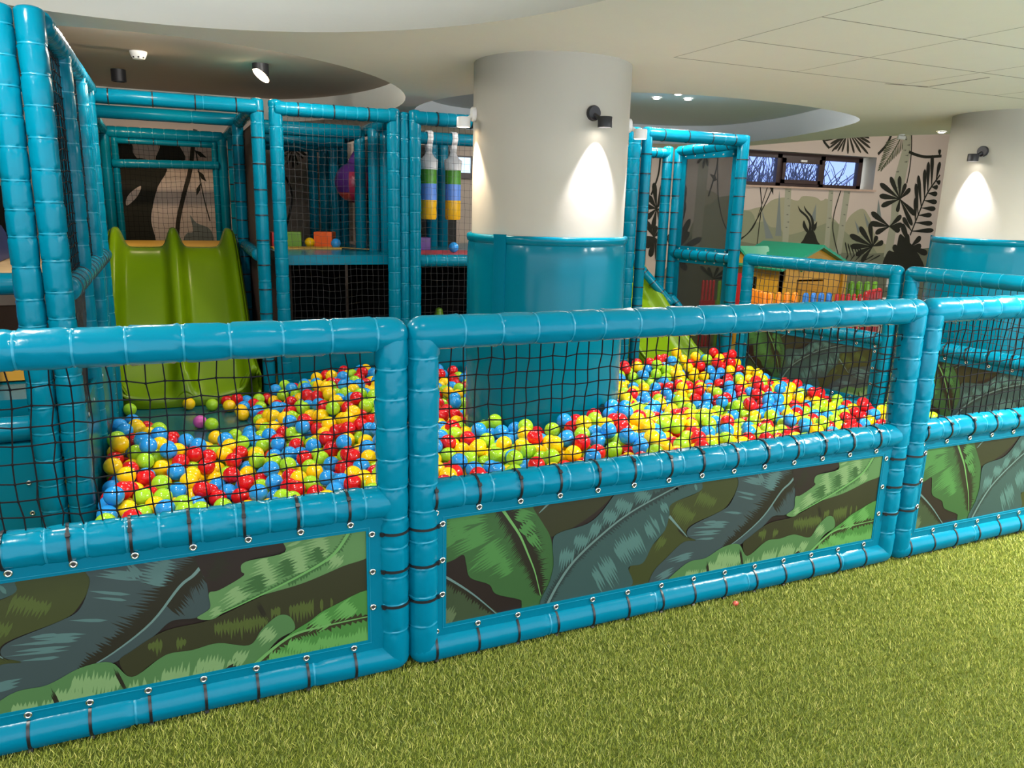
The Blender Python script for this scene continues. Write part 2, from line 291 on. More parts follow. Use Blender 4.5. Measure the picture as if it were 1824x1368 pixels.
# ------------------------------------------------------------------ printed jungle sheet
PRINT = json.loads(r'''{"leaves":[["olive","dkolive",[[0.324,0.44],[0.454,0.448],[0.682,0.461],[0.685,0.418],[0.601,0.348],[0.462,0.282],[0.406,0.291],[0.382,0.337],[0.341,0.401]],[[0.433,0.435],[0.369,0.381]]],["big","green",[[-0.07,0.45],[0.208,0.456],[0.329,0.449],[0.347,0.4],[0.387,0.337],[0.423,0.267],[0.437,0.145],[0.418,0.06],[0.389,-0.013],[0.317,-0.014],[0.31,0.031],[0.299,0.05],[0.206,0.09],[0.178,0.133],[0.105,0.173],[0.089,0.228],[0.078,0.266],[0.038,0.252],[-0.011,0.245],[-0.07,0.261]],[[0.203,0.446],[0.252,0.373],[0.296,0.303],[0.331,0.223],[0.361,0.147],[0.387,0.049]]],["lowleft","greygreen",[[-0.07,0.251],[0.014,0.19],[0.116,0.107],[0.186,0.04],[0.23,-0.013],[0.145,-0.033],[-0.07,-0.024]],[[-0.065,0.245],[0.014,0.192],[0.116,0.107],[0.219,0.0]]],["oliveB","olive",[[0.873,0.174],[0.927,0.23],[0.942,0.292],[0.951,0.338],[1.08,0.373],[1.084,0.437],[1.294,0.441],[1.28,0.377],[1.233,0.299],[1.187,0.269],[1.047,0.229],[1.038,0.183],[1.081,0.161],[0.938,0.103],[0.86,0.006],[0.77,0.008],[0.776,0.102]],[[0.942,0.286],[1.038,0.183]]],["teal","teal",[[1.084,0.437],[1.09,0.407],[1.08,0.373],[0.951,0.338],[0.942,0.292],[0.927,0.23],[0.873,0.174],[0.833,0.104],[0.767,0.097],[0.791,0.023],[0.713,-0.009],[0.401,-0.009],[0.424,0.103],[0.436,0.167],[0.429,0.266],[0.461,0.293],[0.569,0.309],[0.631,0.349],[0.697,0.427],[0.742,0.459]],[[0.409,-0.005],[0.459,0.085],[0.524,0.168],[0.636,0.255],[0.763,0.33],[0.947,0.4],[0.977,0.409],[1.088,0.43]]],["slate","slate",[[1.24,0.298],[1.273,0.377],[1.28,0.442],[1.558,0.44],[1.688,0.394],[1.699,0.323],[1.619,0.283],[1.588,0.23],[1.545,0.205],[1.477,0.208],[1.422,0.166],[1.319,0.107],[1.131,0.07],[1.01,0.048],[0.947,-0.007],[0.863,-0.028],[0.883,0.053],[0.938,0.103],[1.019,0.162],[1.081,0.161],[1.037,0.189],[1.054,0.228],[1.187,0.269]],[[1.613,0.428],[1.555,0.354],[1.507,0.317],[1.423,0.216],[1.315,0.139],[1.22,0.092]]],["brown","dkbrown",[[1.573,0.445],[1.85,0.432],[1.832,0.39],[1.7,0.367],[1.692,0.318],[1.619,0.283],[1.593,0.249],[1.584,0.313]],null],["dolive","dkolive",[[2.095,0.326],[1.759,0.245],[1.593,0.191],[1.458,0.18],[1.36,0.132],[1.327,0.106],[1.356,0.044],[1.432,0.089],[1.514,0.094],[1.59,0.102],[1.697,0.072],[1.746,0.117],[1.814,0.152],[1.839,0.096],[1.939,0.147],[2.116,0.21]],null],["light","lgreen",[[1.809,0.437],[1.889,0.441],[2.076,0.427],[2.095,0.326],[1.997,0.298],[1.87,0.262],[1.735,0.242],[1.644,0.216],[1.593,0.191],[1.549,0.205],[1.588,0.23],[1.588,0.281],[1.619,0.286],[1.691,0.321],[1.685,0.338],[1.7,0.367],[1.818,0.379]],[[2.032,0.431],[1.972,0.347],[1.873,0.295],[1.758,0.252],[1.607,0.202]]],["fern","mgreen",[[0.929,-0.022],[1.042,0.067],[1.137,0.075],[1.225,0.11],[1.304,0.109],[1.355,0.047],[1.432,0.089],[1.468,0.102],[1.529,0.099],[1.605,0.106],[1.696,0.078],[1.737,0.125],[1.788,0.163],[1.826,0.151],[1.838,0.103],[1.785,0.078],[1.699,0.006],[1.488,-0.056],[1.052,-0.046]],null],["bright","bgreen",[[1.677,-0.011],[1.816,0.086],[1.885,0.122],[1.954,0.159],[2.12,0.189],[2.162,-0.037],[1.706,-0.042]],[[1.7,-0.001],[1.817,0.079],[1.931,0.095],[2.119,0.101]]]],"patches":[["green2",[0.087,0.382],[-0.084,-0.017],0.087,14],["green2",[0.164,0.329],[-0.096,-0.031],0.084,14],["green2",[0.223,0.268],[-0.088,-0.043],0.08,14],["green2",[0.038,0.349],[-0.059,-0.031],0.055,14],["green2",[0.182,0.201],[-0.077,-0.055],0.091,14],["green2",[0.247,0.147],[-0.062,-0.064],0.076,14],["green2",[0.227,0.113],[-0.031,-0.054],0.054,14],["green2",[0.256,0.198],[-0.052,-0.022],0.06,14],["green2",[0.147,0.403],[-0.11,0.001],0.047,14],["green2",[0.288,0.398],[0.049,-0.022],0.059,8],["green2",[0.306,0.349],[0.044,-0.044],0.048,8],["green2",[0.334,0.302],[0.034,-0.048],0.033,8],["dkbrown2",[0.264,0.313],[-0.047,-0.023],0.07,11],["dkbrown2",[0.31,0.211],[-0.047,-0.04],0.066,11],["dkbrown2",[0.21,0.379],[-0.031,-0.006],0.047,11],["dkbrown2",[0.346,0.118],[-0.048,-0.062],0.061,11],["dkbrown2",[0.382,0.198],[0.036,-0.083],0.073,11],["dkbrown2",[0.401,0.118],[0.014,-0.069],0.051,11],["dkbrown2",[0.013,0.272],[-0.054,-0.021],0.03,11],["dkbrown2",[0.104,0.277],[-0.03,-0.026],0.046,11],["dkbrown2",[0.151,0.217],[-0.031,-0.026],0.031,11],["greygreen2",[0.005,0.077],[-0.03,-0.058],0.102,10],["greygreen2",[-0.0,0.03],[-0.02,-0.044],0.092,10],["dkbrown2",[0.091,0.07],[-0.03,-0.053],0.084,9],["dkbrown2",[0.159,0.034],[-0.02,-0.044],0.075,9],["teal2",[0.493,0.212],[-0.008,-0.059],0.053,10],["teal2",[0.554,0.262],[-0.015,-0.047],0.053,10],["teal2",[0.61,0.303],[-0.021,-0.052],0.047,10],["teal2",[0.678,0.342],[-0.021,-0.046],0.055,10],["teal2",[0.736,0.378],[-0.021,-0.047],0.067,10],["teal2",[0.819,0.406],[-0.022,-0.036],0.069,10],["teal2",[0.794,0.241],[0.043,-0.075],0.095,10],["teal2",[0.865,0.287],[0.044,-0.064],0.084,10],["teal2",[0.723,0.213],[0.048,-0.082],0.068,10],["teal2",[0.638,0.132],[0.053,-0.09],0.085,10],["teal2",[0.577,0.046],[0.04,-0.076],0.097,10],["teal2",[0.923,0.352],[0.022,-0.037],0.058,10],["teal2",[1.012,0.388],[0.017,-0.038],0.088,10],["teal2",[0.935,0.363],[0.024,-0.044],0.087,10],["teal2",[0.865,0.28],[0.031,-0.069],0.079,10],["slate0",[0.515,0.114],[0.026,-0.055],0.035,8],["slate0",[0.604,0.199],[0.039,-0.057],0.054,8],["slate0",[0.684,0.247],[0.04,-0.051],0.055,8],["slate0",[0.766,0.291],[0.034,-0.045],0.056,8],["slate0",[0.837,0.336],[0.028,-0.038],0.057,8],["slate0",[0.734,0.132],[0.035,-0.058],0.057,8],["slate0",[0.696,0.07],[0.04,-0.06],0.068,8],["slate0",[0.541,0.07],[0.025,-0.044],0.035,8],["slate0",[0.848,0.187],[0.023,-0.056],0.039,8],["slate2",[1.431,0.388],[-0.028,0.046],0.091,10],["slate2",[1.378,0.34],[-0.104,0.031],0.083,10],["slate2",[1.312,0.288],[-0.108,0.021],0.082,10],["slate2",[1.232,0.238],[-0.099,0.015],0.08,10],["slate2",[1.181,0.191],[-0.104,0.01],0.072,10],["slate2",[1.101,0.167],[-0.089,0.002],0.056,10],["slate2",[1.057,0.119],[-0.086,-0.009],0.063,10],["slate2",[0.961,0.063],[-0.071,-0.024],0.062,10],["slate2",[1.479,0.364],[-0.063,0.026],0.076,10],["dkbrown2",[1.486,0.307],[-0.043,-0.013],0.085,9],["dkbrown2",[1.379,0.216],[-0.065,-0.002],0.083,9],["dkbrown2",[1.579,0.295],[0.051,-0.032],0.087,9],["dkbrown2",[1.495,0.237],[0.05,-0.032],0.07,9],["dkbrown2",[1.271,0.146],[-0.077,-0.013],0.067,9],["dkbrown2",[1.163,0.102],[-0.082,-0.017],0.057,9],["dkbrown2",[1.042,0.067],[-0.059,-0.026],0.042,9],["dkbrown2",[1.599,0.367],[0.042,-0.024],0.071,9],["lgreen2",[1.778,0.326],[-0.046,-0.013],0.083,9],["lgreen2",[1.878,0.359],[-0.055,-0.013],0.094,9],["lgreen2",[1.948,0.389],[-0.049,-0.007],0.077,9],["lgreen2",[1.693,0.26],[-0.052,-0.025],0.065,9],["lgreen2",[1.621,0.213],[-0.036,-0.014],0.04,9],["lgreen2",[1.991,0.332],[-0.028,-0.029],0.052,9],["green",[1.752,0.291],[-0.054,-0.012],0.049,8],["green",[1.842,0.331],[-0.046,-0.014],0.05,8],["green",[1.936,0.358],[-0.039,-0.011],0.043,8],["lgreen2",[1.265,0.072],[-0.014,-0.067],0.112,10],["lgreen2",[1.205,0.039],[-0.016,-0.054],0.087,10],["lgreen2",[1.403,0.023],[-0.007,-0.069],0.1,10],["lgreen2",[1.499,0.039],[-0.014,-0.069],0.103,10],["lgreen2",[1.598,0.049],[-0.016,-0.057],0.097,10],["lgreen2",[1.693,0.046],[-0.026,-0.042],0.074,10],["lgreen2",[1.762,0.121],[-0.035,-0.034],0.058,10],["lgreen2",[1.101,0.026],[-0.009,-0.054],0.1,10],["lgreen2",[1.034,0.007],[-0.003,-0.043],0.056,10],["dkbrown2",[1.315,0.076],[0.024,-0.08],0.009,5],["dkbrown2",[1.148,0.042],[0.013,-0.058],0.011,5],["dkbrown2",[1.659,0.006],[-0.043,-0.033],0.049,5],["bgreen2",[1.871,0.051],[-0.017,-0.045],0.095,9],["bgreen2",[1.973,0.048],[-0.008,-0.053],0.106,9],["bgreen2",[2.059,0.048],[-0.002,-0.061],0.081,9],["bgreen2",[1.941,0.134],[-0.046,-0.027],0.07,9],["bgreen2",[2.021,0.162],[-0.045,-0.033],0.071,9],["bgreen2",[1.792,0.03],[-0.01,-0.038],0.094,9],["dkolive",[1.899,0.087],[-0.031,-0.016],0.078,7],["dkolive",[1.998,0.098],[-0.032,-0.008],0.08,7],["dkolive",[1.822,0.052],[-0.021,-0.023],0.051,7],["olive2",[1.019,0.311],[-0.029,-0.049],0.11,9],["olive2",[1.116,0.356],[-0.023,-0.044],0.112,9],["olive2",[0.91,0.203],[-0.023,-0.043],0.06,9],["olive2",[1.69,0.171],[-0.001,-0.046],0.166,6],["olive2",[1.865,0.191],[-0.001,-0.046],0.173,6],["olive2",[1.462,0.147],[-0.003,-0.037],0.093,6],["dkbrown2",[0.993,0.232],[0.045,-0.049],0.02,4],["dkbrown2",[1.059,0.174],[0.029,-0.014],0.01,4],["dkbrown2",[1.732,0.21],[0.021,-0.055],0.013,4]]}''')
def tri_fill(pts):
    from mathutils.geometry import tessellate_polygon
    return tessellate_polygon([[Vector((p[0], p[1], 0)) for p in pts]])
def smooth_loop(pts, k=4, closed=True):
    n = len(pts); out = []
    for i in range(n if closed else n - 1):
        p0 = pts[(i - 1) % n] if closed or i > 0 else pts[i]; p1 = pts[i]; p2 = pts[(i + 1) % n]; p3 = pts[(i + 2) % n] if closed or i + 2 < n else p2
        for j in range(k):
            t = j / k
            out.append(tuple(.5 * ((2 * p1[c]) + (p2[c] - p0[c]) * t + (2 * p0[c] - 5 * p1[c] + 4 * p2[c] - p3[c]) * t * t + (3 * p1[c] - p0[c] - 3 * p2[c] + p3[c]) * t ** 3) for c in range(2)))
    if not closed: out.append(tuple(pts[-1]))
    return out
def flat_poly(mb, pts, y, mi):
    b = len(mb.v); mb.v += [(p[0], y, p[1]) for p in pts]
    for t in tri_fill(pts): mb.face([b + i for i in t], mi)
def ribbon(mb, pts, w, y, mi, taper=True):
    n = len(pts); L_ = []; R_ = []
    for i, p in enumerate(pts):
        a = pts[max(i - 1, 0)]; c = pts[min(i + 1, n - 1)]; dx, dz = c[0] - a[0], c[1] - a[1]; l = math.hypot(dx, dz) or 1
        ww = w * (1 - .75 * i / (n - 1)) if taper else w
        L_.append((p[0] - dz / l * ww / 2, y, p[1] + dx / l * ww / 2)); R_.append((p[0] + dz / l * ww / 2, y, p[1] - dx / l * ww / 2))
    b = len(mb.v); mb.v += L_ + R_
    for i in range(n - 1): mb.face((b + i, b + i + 1, b + n + i + 1, b + n + i), mi)
def printed_sheet(Lx, Lz):
    keys = ['bg', 'dkolive', 'green', 'green2', 'dkbrown', 'dkbrown2', 'greygreen', 'greygreen2', 'olive', 'olive2', 'teal', 'teal2', 'slate0', 'slate', 'slate2', 'lgreen', 'lgreen2', 'mgreen', 'bgreen', 'bgreen2', 'rib', 'ribteal']
    ix = {k: i for i, k in enumerate(keys)}; mb = MB(); rnd = random.Random(11)
    mb.poly([(0, 0, 0), (Lx, 0, 0), (Lx, 0, Lz), (0, 0, Lz)], 0)
    order = {n: i for i, (n, *_r) in enumerate(PRINT['leaves'])}
    home = dict(green2='big', dkbrown2=None, greygreen2='lowleft', teal2='teal', slate0='teal', slate2='slate', lgreen2=None, bgreen2='bright', olive2=None)
    def inside(pt, poly):
        c = False; j = len(poly) - 1
        for i in range(len(poly)):
            if (poly[i][1] > pt[1]) != (poly[j][1] > pt[1]) and pt[0] < (poly[j][0] - poly[i][0]) * (pt[1] - poly[i][1]) / (poly[j][1] - poly[i][1] + 1e-9) + poly[i][0]: c = not c
            j = i
        return c
    loops = [smooth_loop(o, 5) for _, _, o, _ in PRINT['leaves']]
    def top_leaf(pt):
        for i in range(len(loops) - 1, -1, -1):
            if inside(pt, loops[i]): return i
        return None
    per = [[] for _ in loops]
    for col, c, v, w, n in PRINT['patches']:
        mid = (c[0] + v[0] * .5, c[1] + v[1] * .5); li = top_leaf(mid)
        if li is None: li = top_leaf(c)
        if li is None: continue
        per[li].append((col, c, v, w, n))
    for li, (name, col, outl, rib) in enumerate(PRINT['leaves']):
        y = -.0006 - li * .0006
        flat_poly(mb, loops[li], y, ix[col])
        FE = dict(big=('dkbrown2', .060, .050), lowleft=('dkbrown2', .035, .03), teal=('slate0', .030, .026), slate=('dkbrown2', .060, .075), light=('green', .018, .014), bright=('dkolive', .024, .026))
        if name in FE and rib:
            dc, fl, fr = FE[name]; rp = smooth_loop(rib, 12, False)
            for s_, fl_ in ((1, fl), (-1, fr)):
                up_ = []; k = 0
                for i in range(1, len(rp) - 1):
                    dx, dz = rp[i + 1][0] - rp[i - 1][0], rp[i + 1][1] - rp[i - 1][1]; l = math.hypot(dx, dz) or 1
                    nx_, nz_ = -dz / l * s_, dx / l * s_
                    for q in (0, 1):
                        f = fl_ * (rnd.uniform(.75, 1.35) if q == 0 else rnd.uniform(.35, .6)) * math.sin(PI * min(1, i / len(rp) * .9 + .12)) ** .5
                        tq = (i + q * .5); i0 = int(tq); bx_ = rp[i0][0] + (rp[min(i0 + 1, len(rp) - 1)][0] - rp[i0][0]) * (tq - i0); bz_ = rp[i0][1] + (rp[min(i0 + 1, len(rp) - 1)][1] - rp[i0][1]) * (tq - i0)
                        up_.append(((bx_, bz_), (bx_ + nx_ * f + dx / l * f * .35, bz_ + nz_ * f + dz / l * f * .35)))
                for (b0, t0), (b1, t1) in zip(up_, up_[1:]):
                    if inside(t0, loops[li]) and inside(t1, loops[li]):
                        bb = len(mb.v); mb.v += [(q[0], y - .00002, q[1]) for q in (b0, b1, t1, t0)]; mb.face(range(bb, bb + 4), ix[dc])
        for pi_, (pc, c, v, w, n) in enumerate(per[li]):
            if pc in ('dkbrown2', 'slate0', 'dkolive') and name in ('big', 'teal', 'slate', 'bright', 'lowleft') : continue
            vx, vz = v; l = math.hypot(vx, vz); ux, uz = vx / l, vz / l; qx, qz = -uz, ux; w *= 1.15
            n2 = max(4, int(w / .0095)); yy = y - .00004 * (1 + pi_); vx *= 1.25; vz *= 1.25
            cols_ = []
            for i in range(n2 * 2 + 1):
                f = i / (n2 * 2) - .5; env = 1 - .55 * abs(2 * f) ** 2; tooth = i % 2
                a0 = .12 - (rnd.uniform(.15, .45) * env if tooth else rnd.uniform(-.08, .04)); a1 = .30 + (rnd.uniform(.5, 1.0) if tooth else rnd.uniform(.02, .25)) * env
                f += rnd.uniform(-.012, .012) + (0 if tooth else 0)
                cols_.append(((c[0] + qx * f * w + vx * a0, c[1] + qz * f * w + vz * a0), (c[0] + qx * f * w + vx * a1, c[1] + qz * f * w + vz * a1)))
            for (b0, t0), (b1, t1) in zip(cols_, cols_[1:]):
                q4 = (b0, b1, t1, t0)
                if all(inside(q, loops[li]) for q in q4):
                    bb = len(mb.v); mb.v += [(q[0], yy, q[1]) for q in q4]; mb.face(range(bb, bb + 4), ix[pc])
        if rib: ribbon(mb, smooth_loop(rib, 5, False), .012, y - .0005, ix['ribteal' if col in ('teal', 'slate', 'greygreen', 'dkolive', 'olive') else 'rib'])
    bm = bmesh.new(); me = bpy.data.meshes.new('tmp'); me.from_pydata(mb.v, [], mb.f); me.polygons.foreach_set('material_index', mb.m); bm.from_mesh(me); bpy.data.meshes.remove(me)
    for co, no in (((0, 0, 0), (-1, 0, 0)), ((Lx, 0, 0), (1, 0, 0)), ((0, 0, 0), (0, 0, -1)), ((0, 0, Lz), (0, 0, 1))):
        bmesh.ops.bisect_plane(bm, geom=bm.verts[:] + bm.edges[:] + bm.faces[:], plane_co=co, plane_no=no, clear_outer=True)
    for f in bm.faces:
        if f.normal.y > 0: f.normal_flip()
    out = bpy.data.meshes.new('printed_panel'); bm.to_mesh(out); bm.free()
    for k in keys: out.materials.append(M['p_' + k])
    # a solid back so the sheet has thickness
    return out

# ------------------------------------------------------------------ fence panels
TIE = {}
def ring_mesh(r, w=.0085, th=.0028, n=28):
    mb = MB(); mb.lathe([(r - .001, -w / 2), (r + th, -w / 2), (r + th, w / 2), (r - .001, w / 2), (r - .001, -w / 2)], n, axis='x', cap=False)
    mb.box(-.006, .006, -r - .009, -r + .001, -.006, .006)
    return mb.mesh('cable_tie', M['tie'], True, 40)
def grommet_mesh():
    mb = MB(); R = []
    for i in range(16):
        a = 2 * PI * i / 16; R.append([( (.0085 + .0032 * math.cos(b)) * math.cos(a), .0026 * math.sin(b), (.0085 + .0032 * math.cos(b)) * math.sin(a)) for b in [2 * PI * k / 8 for k in range(8)]])
    mb.rings(R, [0] * 16, False, True)
    mb.poly([(.0075 * math.cos(2 * PI * i / 14), .0006, .0075 * math.sin(2 * PI * i / 14)) for i in range(14)], 1)
    return mb.mesh('grommet', [M['chrome'], M['darkhole']], True, 60)
GROM = grommet_mesh()
def fence_panel(name, label, loc, rz, Lx, group, H=1.19, cat='fence', near=True, netmat='net', skip_net_knots=False):
    root = thing(name, label, cat, loc, rz, group); r = .054; n = 32 if near else 16
    padobj('top_rail', root, (0, 0, H), (Lx, 0, H), r + .002, .135, n, near, seed=3)
    padobj('mid_rail', root, (.03, 0, .628), (Lx - .03, 0, .628), r, .10, n, near, seed=5)
    padobj('bottom_rail', root, (0, 0, .056), (Lx, 0, .056), r, .5, n, near, seed=8)
    for k, x in enumerate((0, Lx)):
        padobj('post', root, (x, 0, .056), (x, 0, H - .02), r, .105, n, near, seed=11 + k)
    mb = net_mesh(.05, Lx - .05, .675, H - .045, .0475, .053, .0025, .005, seed=4, knots=near, sag=.012)
    mb.build('net', M[netmat], root, False)
    px0, px1, pz0, pz1 = .065, Lx - .085, .13, .555
    me = printed_sheet(px1 - px0, pz1 - pz0); o = link(me, 'printed_panel', root, (px0, -.018, pz0))
    # stitched vinyl border round the print
    mb = MB(); y0, y1 = -.027, -.016
    mb.box(.02, Lx - .02, y0, y1, .07, pz0 + .012); mb.box(.02, Lx - .02, y0, y1, pz1 - .012, .62)
    mb.box(.02, px0 + .012, y0, y1, pz0 + .012, pz1 - .012); mb.box(px1 - .012, Lx - .02, y0, y1, pz0 + .012, pz1 - .012)
    mb.box(.02, Lx - .02, -.012, -.006, .07, .62, 1)
    for z in (pz0 + .002, pz1 - .002): mb.tube([(px0, y0 - .0008, z), (px1, y0 - .0008, z)], .0012, 4, 2)
    for x in (px0 + .002, px1 - .002): mb.tube([(x, y0 - .0008, pz0), (x, y0 - .0008, pz1)], .0012, 4, 2)
    b = mb.build('border', [M['flap'], M['darkback'], M['seam']], root, False)
    if 'x' not in TIE: TIE['x'] = ring_mesh(r)
    rnd = random.Random(2)
    k = int((Lx - .1) / .158)
    for i in range(k + 1):
        x = .03 + i * .158
        if x > Lx - .06: break
        a = link(TIE['x'], 'cable_tie', root, (x, 0, .628)); a.rotation_euler = (rnd.uniform(-.2, .2) - .75, 0, rnd.uniform(-.08, .08))
        link(GROM, 'grommet', root, (x + .008, y0 - .003, .572))
        a = link(TIE['x'], 'cable_tie', root, (x + .01, 0, .056)); a.rotation_euler = (.85 + rnd.uniform(-.1, .1), 0, rnd.uniform(-.06, .06))
        link(GROM, 'grommet', root, (x + .01, y0 - .003, .124))
    for side, x in ((1, 0), (-1, Lx)):
        for z in (.26, .39, .525):
            a = link(TIE['x'], 'cable_tie', root, (x, 0, z)); a.rotation_euler = (0, PI / 2, rnd.uniform(-.1, .1) + (.9 if side > 0 else -.9))
            link(GROM, 'grommet', root, (x + side * (.062 if side > 0 else .078), y0 - .003, z + .004))
    return root

# ================================================================== camera
cam = bpy.data.cameras.new('camera'); co = bpy.data.objects.new('camera', cam); COL.objects.link(co)
yaw, pitch, roll = .41675, .22915, .02577
fw = Vector((math.sin(yaw) * math.cos(pitch), math.cos(yaw) * math.cos(pitch), -math.sin(pitch)))
rt = Vector((math.cos(yaw), -math.sin(yaw), 0)); up = rt.cross(fw)
r2 = rt * math.cos(roll) + up * math.sin(roll); u2 = -rt * math.sin(roll) + up * math.cos(roll)
CAM = Vector((0, -2.3642, 1.6))
co.matrix_world = Matrix(((r2.x, u2.x, -fw.x, CAM.x), (r2.y, u2.y, -fw.y, CAM.y), (r2.z, u2.z, -fw.z, CAM.z), (0, 0, 0, 1)))
cam.sensor_width = 36; cam.lens = 27.0; cam.clip_start = .02
SC.camera = co
def project(P):
    d = P - np.array(CAM); z = d @ np.array(fw)
    return np.stack([912 + 1368 * (d @ np.array(r2)) / z, 684 - 1368 * (d @ np.array(u2)) / z], -1), z

# ================================================================== the room
WY = 6.9; CZ = 2.43
mb = MB(); mb.poly([(-6, -3.4, 0), (14, -3.4, 0), (14, 9, 0), (-6, 9, 0)]); o = mb.build('floor', M['floor'], None, False); struct(o); o['label'] = 'green floor of the play hall'
